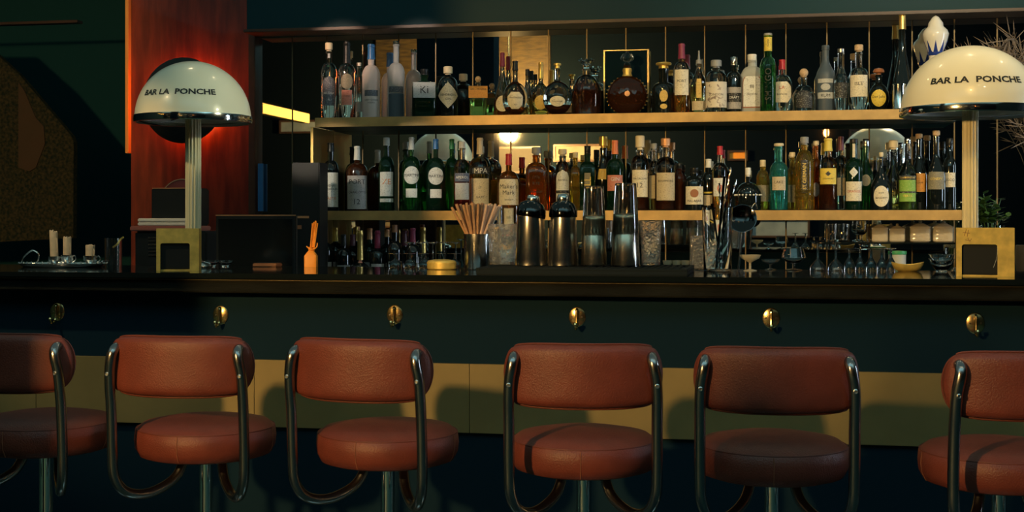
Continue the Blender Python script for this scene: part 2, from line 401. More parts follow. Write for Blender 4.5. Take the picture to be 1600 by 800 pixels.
# brass hooks under the apron
HOOKS = [(90, 488), (345, 493), (617, 492.5), (902, 496), (1205, 498), (1524, 506)]
HL = ['leftmost, dim hook beneath the candle tray', 'brass hook under the left dome lamp, above the second stool', 'brass hook above the third stool back, left of the straws',
      'brass hook above the fourth stool, below the stacked tumblers', 'brass hook above the fifth stool, right of the bar spoon jar', 'brass hook above the rightmost stool, below the right gold holder']
h0 = None
for (px, py), lb in zip(HOOKS, HL):
    X, Z, z = W(px, py, YP)
    k = thing('bag_hook', lb if lb.startswith('left') else lb, 'hook', (X, YP, EYE+(HOR-py)/F*Z+.002), 0, 'bag hooks along the bar front')
    if h0 is None:
        d = M_(px, 12, YP)
        bm = lathe([(0, 0), (d*1.0, 0), (d*1.02, .002), (d*.9, .004), (0, .005)], 28, M=Matrix.Rotation(PI/2, 4, 'X') @ Matrix.Scale(1.18, 4, (0, 1, 0)))
        obj('backplate', bm, 'brass', k)
        bm = bmesh.new()
        tube(bm, [(0, -.004, .022), (0, -.012, .020), (0, -.013, -.006), (0, -.018, -.028), (0, -.036, -.034), (0, -.046, -.022)], .0042, 8, smooth=6)
        lathe([(0, -.006), (.005, -.004), (.0065, 0), (.005, .004), (0, .006)], 12, bm=bm, M=Matrix.Translation((0, -.046, -.020)))
        obj('hook_arm', bm, 'brass', k)
        for s in (-1, 1): obj('screw', lathe([(0, 0), (.0026, 0), (.002, .002), (0, .002)], 8, M=Matrix.Translation((s*d*.6, -.004, 0)) @ Matrix.Rotation(PI/2, 4, 'X')), 'tube_steel', k)
        h0 = k
    else:
        for c in h0.children:
            c2 = c.copy(); COL.objects.link(c2); c2.parent = k
    k.rotation_euler.z = 0

# ---------------------------------------------------------------- stools
def bend_pad(Wd, Hh, T, Rc, nx=26, nz=12):
    bm = bmesh.new(); K = .30
    def pt(a, b, side):
        x = a*math.sqrt(1-K*b*b*abs(a)**6)*Wd/2; z = b*math.sqrt(1-K*a*a*a*a*abs(b)**3)*Hh/2
        th = T/2*max(0, (1-abs(a)**14))**.5*max(0, (1-abs(b)**8))**.5
        rr = Rc+side*th; an = x/Rc
        return (rr*math.sin(an), -(rr*math.cos(an)-Rc), z)
    g = {}
    for s in (1, -1):
        for i in range(nx+1):
            for j in range(nz+1):
                a = math.sin((-1+2*i/nx)*PI/2)*.35+(-1+2*i/nx)*.65; b = math.sin((-1+2*j/nz)*PI/2)*.5+(-1+2*j/nz)*.5
                edge = i in (0, nx) or j in (0, nz)
                g[s, i, j] = g[1, i, j] if (edge and s == -1) else bm.verts.new(pt(a, b, s))
    for s in (1, -1):
        for i in range(nx):
            for j in range(nz):
                q = (g[s, i, j], g[s, i+1, j], g[s, i+1, j+1], g[s, i, j+1])
                bm.faces.new(q if s == 1 else q[::-1])
    edge = [g[1, i, 0] for i in range(nx+1)]+[g[1, nx, j] for j in range(1, nz+1)]+[g[1, i, nz] for i in range(nx-1, -1, -1)]+[g[1, 0, j] for j in range(nz-1, 0, -1)]
    return bm, [v.co.copy() for v in edge]
def make_stool(loc, rz, lab):
    t = thing('bar_stool', lab, 'bar stool', loc, rz, 'tubular steel bar stools along the bar')
    SR = .192; zt = .742; zb = .632
    # round drum seat with a top seam
    prof = [(0, zb), (SR*.80, zb), (SR*.93, zb+.008), (SR*.985, zb+.028), (SR, zb+.052), (SR*.985, zb+.078), (SR*.955, zb+.083), (SR*.88, zb+.094), (SR*.6, zt-.006), (SR*.25, zt), (0, zt)]
    seat = obj('seat', lathe(prof, 56), 'leather', t, ang=70)
    bm = bmesh.new(); tube(bm, [(SR*.972*math.cos(a), SR*.972*math.sin(a), zb+.0805) for a in [2*PI*i/56 for i in range(57)]], .0022, 6, cap=False)
    obj('piping', bm, 'leather_seam', seat)
    bm = bmesh.new()
    for an in (-PI/2-.03, PI/2, 0, PI):
        P = [(r*1.004*math.cos(an), r*1.004*math.sin(an), z) for r, z in prof[2:6]]
        tube(bm, P, .0011, 5)
    obj('stitching', bm, 'stitch', seat)
    # curved backrest
    Wd = .425; Hh = .158; zc = .900; Rc = .30; yb = -.232
    bm, edge = bend_pad(Wd, Hh, .040, Rc)
    bmesh.ops.transform(bm, matrix=Matrix.Translation((0, yb, zc)), verts=bm.verts)
    back = obj('backrest', bm, 'leather', t, ang=80)
    bm = bmesh.new(); tube(bm, [p+Vector((0, yb, zc)) for p in edge+[edge[0]]], .0030, 6, cap=False)
    obj('piping', bm, 'leather_seam', back)
    for s in (-1, 1):
        xo = s*.176
        ya = yb+Rc-Rc*math.cos(.176/Rc)
        P = [(s*.166, ya+.004, zc+.040), (s*.168, ya-.018, zc+.046), (s*.171, ya-.036, zc+.036), (s*.175, ya-.040, zc+.016), (xo+s*.004, ya-.036, zc-.015), (xo+s*.006, ya-.030, zc-.06), (xo+s*.006, ya-.022, .78), (xo+s*.006, ya-.016, .67),
             (xo+s*.002, ya-.010, .600), (xo-s*.020, ya+.018, .556), (xo-s*.060, ya+.075, .545), (xo-s*.105, ya+.135, .575), (xo-s*.125, ya+.165, .632)]
        bm = bmesh.new(); tube(bm, P, .0138, 14, smooth=6)
        fr = obj('frame_tube', bm, 'tube_steel', t)
        bm = lathe([(0, 0), (.0058, 0), (.0058, .002), (.004, .003), (.0035, .0015), (0, .0015)], 14, M=Matrix.Translation((xo+s*.005, ya-.0365-.0125, zc-.022)) @ Matrix.Rotation(PI/2, 4, 'X'))
        obj('screw', bm, 'screw', fr)
    obj('column', lathe([(.024, .03), (.024, .36), (.019, .361), (.019, zb-.02), (.045, zb-.012), (.05, zb+.002)], 24), 'chrome', t)
    obj('base', lathe([(0, 0), (.20, 0), (.205, .006), (.19, .014), (.06, .026), (.03, .045), (0, .045)], 40), 'chrome', t)
    bm = bmesh.new(); tube(bm, [(.15*math.cos(a), .15*math.sin(a), .25) for a in [2*PI*i/36 for i in range(37)]], .009, 8, cap=False)
    for a in (0, 2*PI/3, 4*PI/3): tube(bm, [(.02*math.cos(a), .02*math.sin(a), .25), (.15*math.cos(a), .15*math.sin(a), .25)], .007, 8)
    obj('footrest', bm, 'chrome', t)
    return t
YST = 3.50
for px, rz, dy, lb in ((72, -4, 0, 'red-brown leather bar stool cut off by the left edge of the picture'),
                       (322, 2, 0, 'red-brown leather bar stool below the left dome lamp, second from left'),
                       (606, -8, 0, 'red-brown leather bar stool turned slightly left, third from left'),
                       (912, 7, -.02, 'red-brown leather bar stool below the cocktail shakers and tall tumblers'),
                       (1206, 3, -.02, 'dimmer brown leather bar stool with a cool sheen, second from right'),
                       (1560, 12, -.02, 'bright orange-red leather bar stool below the right dome lamp, rightmost')):
    make_stool((X_(px, YST+dy), YST+dy, 0), R(rz), lb)

# ---------------------------------------------------------------- dome lamps
def lamp(px, ybase, Yl, dome_px, ytop, yrim, text_az, lab, rot=0):
    X, Z, _ = W(px, 0, Yl)
    zt = EYE+(HOR-ytop)/F*Z-ZBAR; zr = EYE+(HOR-yrim)/F*Z-ZBAR; Rd = dome_px/2*Z/F
    t = thing('dome_lamp', lab, 'lamp', (X, Yl, ZBAR))
    hd = zt-zr
    out = [(Rd*math.cos(a), zr+.004+(hd-.004)*math.sin(a)) for a in [PI/2*i/20 for i in range(20)]]+[(0, zt)]
    inn = [(0, zt-.006)]+[((Rd-.005)*math.cos(a), zr+.004+(hd-.010)*math.sin(a)) for a in [PI/2*i/20 for i in range(19, -1, -1)]]
    sh = obj('shade', lathe(out, 72, closed=False), 'dome', t, ang=80)
    obj('shade_lining', lathe(inn, 72, closed=False), 'dome_inside', sh, ang=80)
    obj('rim', lathe([(Rd-.006, zr-.010), (Rd+.003, zr-.010), (Rd+.005, zr), (Rd+.003, zr+.014), (Rd-.001, zr+.016), (Rd-.006, zr+.010)], 72, closed=False), 'chrome', sh)
    # lettering wrapped on the dome
    cap = hd*.085; zl = zr+hd*.405
    arc = R(83)
    bm = text_bm('BAR LA  PONCHE', .1, 1.5, .032); xs = [v.co.x for v in bm.verts]; zs = [v.co.z for v in bm.verts]
    wx = max(xs)-min(xs); hz = max(zs)-min(zs); cx = (max(xs)+min(xs))/2
    cam_az = math.atan2(-Yl, -X)
    for v in bm.verts:
        az = cam_az+R(text_az)+(v.co.x-cx)/wx*arc
        z = zl+(v.co.z/hz)*cap*1.15
        sn = (z-zr-.004)/(hd-.004); r = Rd*math.sqrt(max(0, 1-sn*sn))+.0012
        v.co = (r*math.cos(az), r*math.sin(az), z)
    obj('lettering', bm, 'ink', sh, smooth=False)
    # fluted pole
    pr = 11.0/2100*Z; bm = bmesh.new(); seg = 96; rings = []
    for z in (.030, zr+.6*hd):
        rings.append([bm.verts.new(((pr*(1+.11*math.cos(14*2*PI*i/seg)))*math.cos(2*PI*i/seg), (pr*(1+.11*math.cos(14*2*PI*i/seg)))*math.sin(2*PI*i/seg), z)) for i in range(seg)])
    for i in range(seg): bm.faces.new((rings[0][i], rings[0][(i+1) % seg], rings[1][(i+1) % seg], rings[1][i]))
    bm.faces.new(rings[0][::-1]); bm.faces.new(rings[1])
    obj('pole', bm, 'pole_cream', t, ang=80)
    obj('base', lathe([(0, 0), (pr*2.6, 0), (pr*2.7, .006), (pr*2.4, .016), (pr*1.3, .024), (pr*1.2, .034), (0, .034)], 40), 'steel', t)
    bm = bmesh.new()
    for a in (.3, .3+2*PI/3, .3+4*PI/3): tube(bm, [(pr*.9*math.cos(a), pr*.9*math.sin(a), zr+.025), (Rd*.97*math.cos(a), Rd*.97*math.sin(a), zr+.012)], .003, 6)
    obj('shade_support', bm, 'black_cap', t)
    bm = lathe([(0, zr+.03), (.03, zr+.035), (.035, zr+.06), (.02, zr+.09), (0, zr+.09)], 20, M=Matrix.Translation((pr*2.6, 0, 0)))
    obj('bulb', bm, 'white_cap', t)
    return t
lamp(302, 404, 4.42, 178, 96, 188, -18, 'cream dome lamp on a fluted pole at the left, before the red wood panel')
lamp(1516, 404, 4.42, 210, 72, 176, 6, 'warm yellow-lit cream dome lamp on a fluted pole at the right end')

# wall sconce: black disc with red light behind it
X, Z, z = W(301, 160, YM)
t = thing('eclipse_sconce', 'round black disc wall light glowing red on the wood panel behind the left lamp', 'wall light', (X, YM-.02, z))
rd = M_(300, 66, YM)
obj('disc', lathe([(0, .085), (rd*.97, .085), (rd, .089), (rd, .099), (rd*.97, .103), (0, .106)], 64, M=Matrix.Rotation(PI/2, 4, 'X')), 'black_cap', t)
obj('mount', lathe([(.05, 0), (.05, .085)], 24, M=Matrix.Rotation(PI/2, 4, 'X')), 'black_cap', t)
bm = bmesh.new(); tube(bm, [(rd*.70*math.cos(a), -.045, rd*.70*math.sin(a)) for a in [2*PI*i/40 for i in range(41)]], .010, 8, cap=False)
obj('light_tube', bm, 'red_glow', t)
# dark picture with cut corners in the left recess
Yt = 6.9
def pt(px, py): q = W(px, py, Yt); return (q[0], q[2])
t = thing('tapestry', 'dark brown patterned tapestry with a slanted top edge hanging in the left recess', 'tapestry', (0, Yt, 0))
obj('cloth_panel', prism(bmesh.new(), [pt(-120, 60), pt(-30, 60), pt(34, 118), pt(114, 212), pt(118, 222), pt(117, 372), pt(-120, 384)], -.02, .02), 'tapestry', t, smooth=False)
def blob(pts): return prism(bmesh.new(), [pt(*p) for p in pts], -.028, -.018)
obj('woven_figure', blob([(33, 130), (42, 142), (60, 185), (72, 198), (74, 225), (60, 262), (50, 268), (33, 262)]), 'tapestry_figure', t, smooth=False)
obj('hanging_rail', bx(pt(-125, 50)[0], pt(125, 50)[0], -.03, .03, pt(0, 40)[1], pt(0, 36)[1]), 'wood_dark', t)

# ---------------------------------------------------------------- rear of the room, met in the mirrors
def V(px, py, yv):   # a real point whose mirror image appears at depth yv
    X, Z, z = W(px, py, yv); return X, 2*YM-yv, z
yv = 2*YM-YR
X, _, z = V(795, 207, yv-.8)
t = thing('globe_pendant', 'bright yellow hanging globe light, met glowing in the mirror under the upper shelf', 'pendant light', (X, YR+.8, z))
gr = .088
obj('globe', lathe([(0 if i in (0, 16) else gr*math.sin(PI*i/16), -gr*math.cos(PI*i/16)) for i in range(17)], 28), 'bulb', t)
obj('rod', lathe([(.006, gr-.002), (.006, 3.4-z)], 10), 'brass', t)
obj('collar', lathe([(.02, gr-.01), (.03, gr+.01), (.018, gr+.035), (.006, gr+.05)], 20), 'brass', t)
for a, b, c_, d_, m_, lb in ((755, 860, 30, 172, 'rear_gold', 'gold brushed wall panel behind and above the hanging globe light'), (588, 652, 30, 190, 'rear_gold', 'gold brushed wall panel left of the hanging globe light')):
    xa, _, za_ = V(a, d_, yv); xb, _, zb_ = V(b, c_, yv)
    tag(obj('wall_panel', bx(min(xa, xb), max(xa, xb), YR, YR+.02, za_, min(zb_, 3.38)), m_), lb, 'panel')
X, y, z = V(1291, 207, yv-.1)
t = thing('candle_sconce', 'small flame-shaped orange wall light, met in the mirror above the yellow-capped bottle', 'wall light', (X, YR, z))
bm = bmesh.new(); tube(bm, [(0, 0, -.06), (0, .1, -.08), (0, .1, -.05)], .008, 8); obj('arm', bm, 'brass', t)
obj('flame_bulb', lathe([(0, -.05), (.022, -.03), (.028, 0), (.014, .05), (0, .10)], 14, M=Matrix.Translation((0, .1, 0))), 'flame', t)
# ceiling lights added out of view to put sparkle on the bottles
for i, (x, y) in enumerate([(x, 4.95) for x in (-2.3, -1.3, -.3, .7, 1.7)]+[(x, 2.3) for x in (-3.4, -.4, .9, 2.2)]):
    t = thing('added_downlight', ('added small round ceiling light above the bar, ' if y > 4 else 'added small round ceiling light above the guests, ')+('far left', 'left', 'middle', 'right', 'far right', 'far left', 'middle', 'right', 'far right')[i], 'ceiling light', (x, y, 3.36), 0, 'added ceiling lights')
    obj('trim_ring', lathe([(.052, .04), (.075, .04), (.075, .0), (.066, -.006), (.052, .0), (.052, .039)], 28, closed=False), 'brass', t)
    obj('lens', lathe([(0, .004), (.051, .004), (.051, .03), (0, .03)], 24), 'added_downlight', t)
light('panel_fill_spot', 'SPOT', (V(800, 0, yv)[0], YR+.5, 2.55), 9, (1, .70, .18), (V(800, 0, yv)[0], YR, 3.15), spot_size=R(54), spot_blend=.9, shadow_soft_size=.03)  # unseen spot added to brighten the gold panel
# pillar shading the left shelves; added unseen blocker shading the fifth stool
t = thing('pillar', 'dark square pillar in the room, met as a black band in the mirrors left of the hanging globe', 'pillar', (-2.40, 2.1, 0))
obj('shaft', bx(-.31, .31, -.12, .12, 0, 3.4, bev=.01), 'black_wall', t); obj('pillar_base', bx(-.33, .33, -.14, .14, 0, .12, bev=.01), 'black_lacquer', t)
t = thing('light_blocker', 'added dark blocker that shades the fifth stool, met only in the mirrors', 'light blocker', (-1.42, 1.0, 0))
obj('post', lathe([(.16, 0), (.16, .02), (.02, .04), (.016, 1.72), (0, 1.73)], 20), 'wood_dark', t)
obj('coat', lathe([(.13, .75), (.15, 1.0), (.13, 1.35), (.10, 1.55), (.03, 1.62)], 24, fy=.7), 'black_cap', t)  # body of the added blocker that shades the stool
# pictures on the rear wall; the pale panels are added stand-ins for mirror reflections
for a, b, c_, d_, m_, lb in ((440, 520, 190, 206, 'pale_panel', 'added long pale panel on the rear wall for a mirror reflection, left'), (768, 842, 232, 268, 'poster_dim', 'brownish framed picture on the rear wall under the hanging globe'),
                             (1024, 1092, 186, 200, 'pale_panel', 'added long pale panel for a mirror reflection, rear wall right of the globe light'), (1176, 1262, 186, 200, 'pale_panel', 'added long pale panel for a mirror reflection, rear wall near the candle light'),
                             (868, 945, 228, 250, 'poster_warm', 'small brown framed picture on the rear wall'), (520, 580, 345, 366, 'pale_panel', 'added white panel low on the rear wall for a mirror reflection, left'),
                             (1175, 1262, 345, 368, 'pale_panel', 'added white panel low on the rear wall for a mirror reflection, right'), (1140, 1165, 238, 248, 'orange_mat', 'small orange card on the rear wall'),
                             (1330, 1390, 205, 235, 'poster_warm', 'grey brown framed picture on the rear wall at the right'), (580, 660, 345, 353, 'poster_warm', 'narrow cream sign on the rear wall, low')):
    xa, _, za_ = V(a, d_, yv); xb, _, zb_ = V(b, c_, yv)
    t = thing('rear_wall_panel', lb, 'picture', (min(xa, xb), YR, za_))
    w_, h_ = abs(xb-xa), zb_-za_
    obj('print', bx(0, w_, .0, .012, 0, h_), m_, t)
    bm = bmesh.new()
    for q in ((-.02, 0, -.02, h_+.02), (w_, w_+.02, -.02, h_+.02), (0, w_, -.02, 0), (0, w_, h_, h_+.02)): box(bm, q[0], q[1], 0, .025, q[2], q[3])
    obj('picture_frame', bm, 'wood_dark', t)
light('rear_wall_fill', 'AREA', (-.6, .2, 3.3), 14, (.9, .92, .8), (-.6, YR, 1.8), shape='RECTANGLE', size=5, size_y=.3)  # unseen fill area that brightens the rear wall
# brass rail that shows as a slanting gold bar in the left mirrors
xa, ya, za_ = V(405, 167, 10.0)
tag(obj('hanging_rail', bx(xa-.05, xa+.03, 1.4, ya, za_-.05, za_+.03, bev=.004), 'brushed_brass'), 'gold rail hung near the ceiling, met slanting in the left mirror panels', 'rail')
light('rail_fill', 'SPOT', (xa+.9, 2.6, 2.9), 4, (1, .75, .2), (xa, 2.1, za_), spot_size=R(50), spot_blend=.5, shadow_soft_size=.03)  # unseen spot that brightens the brass rail
# ---------------------------------------------------------------- bottles
KIND = {   # shoulder start, neck start, neck ratio, squareness, shoulder style
 'wine': (.60, .74, .36, 0, 'round'), 'slope': (.42, .74, .36, 0, 'slope'), 'spirit': (.62, .74, .36, 0, 'round'), 'vodka': (.60, .72, .36, 0, 'round'),
 'gin': (.64, .76, .42, 0, 'round'), 'short': (.66, .80, .36, 0, 'round'), 'square': (.62, .76, .36, .9, 'round'), 'squat': (.52, .70, .30, 0, 'round'),
 'ball': (0, .62, .28, 0, 'ball'), 'tear': (.16, .80, .22, 0, 'slope'), 'tall': (.58, .84, .40, 0, 'slope'), 'champ': (.36, .72, .34, 0, 'slope'), 'trap': (.55, .70, .34, 0, 'trap'), 'waist': (.60, .80, .5, 0, 'round')}
def bprof(kind, R_, H, zt, rn, sh=None):
    hs, hn, _, q, st = KIND[kind]
    if sh: hs, hn = sh
    zs, zn = hs*H, min(hn*H, zt-.004)
    if st == 'ball':
        P = [(0, 0), (R_*.55, 0)]; a = zn/2
        for i in range(1, 13):
            t = -.46*PI+(.93*PI)*i/13
            r = R_*math.cos(t); z = a+a*math.sin(t)*1.0
            if z > .002 and r > rn: P.append((r, z, 0, 1))
        P += [(rn*1.15, zn), (rn, zn+.006), (rn, zt)]
        return P
    P = [(0, .003), (R_*.80, 0, q, 1), (R_*.95, .002, q, 1), (R_, .008, q, 1)]
    if st == 'trap': P[-1] = (R_*.86, .008, q, 1)
    P.append((R_, zs, q, 1))
    n = 8
    for i in range(1, n+1):
        t = i/n
        f = (1+math.cos(PI*t))/2 if st == 'slope' else math.sqrt(max(0, 1-t*t))*.72+(1-t)*.28
        P.append((rn+(R_-rn)*f, zs+(zn-zs)*t, q*(1-t), 1-t))
    P.append((rn, zt)); return P
def rad(P, z):
    for a, b in zip(P, P[1:]):
        if a[1] <= z <= b[1] and b[1] > a[1]: return a[0]+(b[0]-a[0])*(z-a[1])/(b[1]-a[1])
    return P[-1][0]
def surf(P, fy, sq, a, z, e, base):
    r = rad(P, z)
    if sq: return (a, -(r*fy+e), z)
    th = a/base
    return ((r+e)*math.sin(th), -(r*fy+e)*math.cos(th), z)
def make_label(P, fy, sq, R_, H, spec, parent, lift=0):
    shape, wf, z0, z1, m = spec[:5]; n, k = 16, 12
    z0 *= H; z1 *= H; Wd = wf*R_*(1.9 if sq else 2.0)/2; bm = bmesh.new(); g = {}
    base = R_
    for L_ in (0, 1):
        for j in range(k+1):
            v = -1+2*j/k
            if shape in ('oval', 'diamond', 'octagon'): v = math.sin(v*PI/2) if shape == 'oval' else v
            wv = {'rect': 1, 'oval': math.sqrt(max(0, 1-v*v)), 'diamond': 1-abs(v), 'arch': 1 if v < .45 else math.sqrt(max(0, 1-((v-.45)/.55)**2)), 'octagon': min(1, 1.45-abs(v)*.9)}[shape]
            wv = max(wv, .02)
            for i in range(n+1):
                u = -1+2*i/n; z = (z0+z1)/2+v*(z1-z0)/2
                g[L_, i, j] = bm.verts.new(surf(P, fy, sq, u*wv*Wd, z, .0005+lift+.0006*L_, base))
    for i in range(n):
        for j in range(k):
            bm.faces.new((g[1, i, j], g[1, i+1, j], g[1, i+1, j+1], g[1, i, j+1])); bm.faces.new((g[0, i, j], g[0, i, j+1], g[0, i+1, j+1], g[0, i+1, j]))
    for i in range(n): bm.faces.new((g[0, i, 0], g[0, i+1, 0], g[1, i+1, 0], g[1, i, 0])); bm.faces.new((g[0, i, k], g[1, i, k], g[1, i+1, k], g[0, i+1, k]))
    for j in range(k): bm.faces.new((g[0, 0, j], g[1, 0, j], g[1, 0, j+1], g[0, 0, j+1])); bm.faces.new((g[0, n, j], g[0, n, j+1], g[1, n, j+1], g[1, n, j]))
    lo = obj('label', bm, m, parent, ang=60)
    for tx in spec[5:]:
        s, tm, zf, tw = tx[:4]   # text, ink, height fraction on the label, width fraction
        b2 = text_bm(s, .1, 1.0, 0)
        if not b2.verts: continue
        xs = [v.co.x for v in b2.verts]; zs = [v.co.z for v in b2.verts]
        wx, cx, hz, cz = max(xs)-min(xs), (max(xs)+min(xs))/2, max(zs)-min(zs), (max(zs)+min(zs))/2
        if len(tx) > 4:  # vertical lettering
            sc = tw*(z1-z0)/wx
            for v in b2.verts:
                x, y = v.co.x-cx, v.co.z-cz
                v.co = surf(P, fy, sq, -y*sc, z0+zf*(z1-z0)+x*sc, .0018+lift, base)
        else:
            sc = tw*2*Wd/wx
            for v in b2.verts: v.co = surf(P, fy, sq, (v.co.x-cx)*sc, z0+zf*(z1-z0)+(v.co.z-cz)*sc, .0018+lift, base)
        obj('lettering', b2, tm, lo, smooth=False)
    return lo
def make_cap(kind, m, rn, zt, H, t):
    h = H-zt
    if kind == 'screw':
        return obj('cap', lathe([(rn*.9, zt-.001), (rn*1.14, zt-.001), (rn*1.14, zt+h*.12), (rn*1.07, zt+h*.15), (rn*1.12, zt+h*.2), (rn*1.12, H-.002), (rn*1.0, H), (0, H)], 24), m, t)
    if kind == 'cork':
        return obj('cork', lathe([(rn*.8, zt-.002), (rn*.85, zt+h*.15), (rn*1.28, zt+h*.18), (rn*1.30, H-.003), (rn*1.1, H), (0, H)], 24), m, t)
    if kind == 'long':
        return obj('foil_capsule', lathe([(rn*1.22, zt), (rn*1.10, zt+h*.35), (rn*1.05, zt+h*.80), (rn*1.16, zt+h*.82), (rn*1.16, zt+h*.92), (rn*1.02, zt+h*.93), (rn*1.0, H-.001), (0, H)], 24), m, t)
    if kind == 'ball':
        r = h*.52
        return obj('stopper', lathe([(rn*.7, zt-.004)]+[(max(r*math.cos(a), .0), H-r+r*math.sin(a)) for a in [-.9+(PI/2+.9)*i/12 for i in range(13)]], 24, closed=True), m, t)
    if kind == 'mush':
        return obj('stopper', lathe([(rn*.7, zt-.004), (rn*.8, zt+h*.2), (rn*1.7, zt+h*.3), (rn*1.85, zt+h*.5), (rn*1.4, zt+h*.85), (0, H)], 24), m, t)
    if kind == 'disc':
        return obj('cap', lathe([(rn*1.0, zt-.002), (rn*1.0, zt+h*.45), (rn*1.55, zt+h*.55), (rn*1.65, zt+h*.75), (rn*1.5, H), (0, H)], 24), m, t)
    if kind == 'crown':
        bm = lathe([(rn*.8, zt-.004), (rn*1.0, zt+h*.15), (rn*.9, zt+h*.3), (rn*1.7, zt+h*.7), (rn*1.9, zt+h*.85), (rn*1.3, zt+h*.86), (0, zt+h*.7)], 24)
        for i in range(8):
            a = 2*PI*i/8; tube(bm, [(rn*1.65*math.cos(a), rn*1.65*math.sin(a), zt+h*.7), (rn*1.9*math.cos(a), rn*1.9*math.sin(a), H)], lambda u: rn*.38*(1-.5*u), 6)
        return obj('stopper', bm, m, t)
    if kind == 'fleur':
        bm = lathe([(rn*.8, zt-.004), (rn*1.1, zt+h*.1), (rn*.6, zt+h*.2), (rn*1.2, zt+h*.3), (rn*1.45, zt+h*.5), (rn*.9, zt+h*.8), (rn*.2, H), (0, H)], 20)
        for i in range(6):
            a = 2*PI*i/6; tube(bm, [(rn*1.1*math.cos(a), rn*1.1*math.sin(a), zt+h*.3), (rn*1.9*math.cos(a), rn*1.9*math.sin(a), zt+h*.5), (rn*1.0*math.cos(a), rn*1.0*math.sin(a), zt+h*.82)], rn*.24, 6, smooth=3)
        return obj('stopper', bm, m, t)
    if kind == 'pourer':
        bm = lathe([(rn*1.1, zt-.002), (rn*1.1, zt+h*.25), (rn*.5, zt+h*.3), (rn*.35, zt+h*.6), (rn*.3, H), (0, H)], 16)
        return obj('pourer', bm, m, t)
ROW = {'U': (6.09, None, 'bottles on the upper shelf'), 'L': (6.08, None, 'bottles on the lower shelf'), 'C': (5.93, None, 'wine bottles on the back counter'), 'D': (6.09, None, 'wine bottles on the back counter')}
BASE = {'U': ZU, 'L': ZL, 'C': ZBC, 'D': ZBC}
PLACED = []
def bottle(row, px, wpx, top, kind, glass, liq, fill, cap, labs, name, label, fy=1.0, dy=0, sh=None, rnk=None, turn=0):
    Y, _, grp = ROW[row]; Y += dy
    X, Z, zt_ = W(px, top, Y); b = BASE[row]; H = zt_-b; R_ = wpx/2*Z/F
    for q in (0, .045, -.045, .07, -.07, .085, -.085, None):
        if q is None: print('CROWDED', px, row); break
        Y2 = max(YS+R_*max(fy, .7)+.012, min(YM-R_*fy-.012, Y+q)); X2, Z2, _z = W(px, top, Y2); R2 = wpx/2*Z2/F
        if all(math.hypot(X2-a_[0], Y2-a_[1]) > R2+a_[2]+.001 for a_ in PLACED if a_[3] == b): X, Y, Z, R_, zt_ = X2, Y2, Z2, R2, _z; H = zt_-b; break
    PLACED.append((X, Y, R_, b))
    rn = R_*(rnk or KIND[kind][2]); cz = M_(px, cap[2], Y) if cap else 0
    zt = H-cz
    t = thing(name, label, 'bottle', (X, Y, b), math.atan2(-X, Y)+R(turn), grp); t['y'] = Y; del t['y']
    sq = KIND[kind][3]
    P = bprof(kind, R_, H, zt, rn, sh)
    body = obj('glass_body', lathe(P, 32, fy), glass, t, ang=50)
    if liq:
        zf = fill*H; Q = [(max(p[0]-.0032, 0), p[1]+(.004 if i < 3 else 0))+tuple(p[2:]) for i, p in enumerate(P) if p[1] < zf]
        Q.append((max(rad(P, zf)-.0032, .002), zf)+((sq, 1) if sq else (0, 1))); Q.append((0, zf))
        obj('liquid', lathe(Q, 28, fy), liq, t, ang=50)
    if kind != 'ball' or True:
        if cap and cap[0] not in ('long',):
            obj('neck_ring', lathe([(rn*.98, zt-.010), (rn*1.16, zt-.009), (rn*1.16, zt-.003), (rn*.98, zt-.002)], 24), glass, body)
    if cap: make_cap(cap[0], cap[1], rn, zt, H, t)
    for li, s in enumerate(labs): make_label(P, fy, sq, R_, H, s, t, li*.0008)
    return t
B = bottle
# ---- upper shelf, left to right
u = 'U'
B(u, 514, 25, 67, 'spirit', 'clear_warm', 'liq_clear', .55, ('cork', 'cream_cap', 13), [('arch', .82, .18, .56, 'p_slate', ('BELUGA', 'white_ink', .42, .82), ('R', 'white_ink', .2, .12)), ('rect', .35, .80, .86, 'p_silver')], 'vodka_bottle', 'clear bottle with arched slate label and cream cork, first on the upper shelf')
B(u, 542, 27, 65, 'spirit', 'clear_warm', 'liq_clear', .6, ('long', 'black_cap', 34), [('oval', .7, .38, .58, 'p_olive'), ('rect', .6, .18, .37, 'p_pink', ('VODKA', 'ink', .6, .6))], 'vodka_bottle', 'clear bottle with tall black capsule and olive oval label on the upper shelf')
B(u, 561, 15, 98, 'gin', 'clear_warm', 'liq_clear', .7, ('screw', 'white_cap', 5), [('rect', .8, .15, .32, 'p_silver')], 'spirit_bottle', 'slim short clear bottle squeezed left of the frosted blue-capped bottle on the upper shelf', dy=.03)
B(u, 580, 28, 69, 'vodka', 'frost', None, 0, ('long', 'blue_cap', 24), [('rect', .8, .30, .38, 'p_slate'), ('rect', .8, .20, .28, 'frost', ('GREY GOOSE', 'ink', .6, .95), ('VODKA', 'ink', .15, .5))], 'vodka_bottle', 'frosted pinkish bottle with blue capsule on the upper shelf')
B(u, 619, 27, 64, 'vodka', 'frost_cool', None, 0, ('screw', 'clear', 5), [('rect', .95, .33, .41, 'p_slate'), ('rect', .95, .02, .32, 'navy_matt')], 'vodka_bottle', 'tall frosted bottle with grey lower half and clear neck on the upper shelf', rnk=.32)
B(u, 663, 38, 108, 'square', 'dark_green', 'liq_dark', .5, ('screw', 'black_cap', 9), [('rect', .95, .40, .72, 'p_silver', ('KI', 'ink', .5, .35))], 'gin_bottle', 'smoky square gin bottle with wide pale label on the upper shelf', rnk=.28)
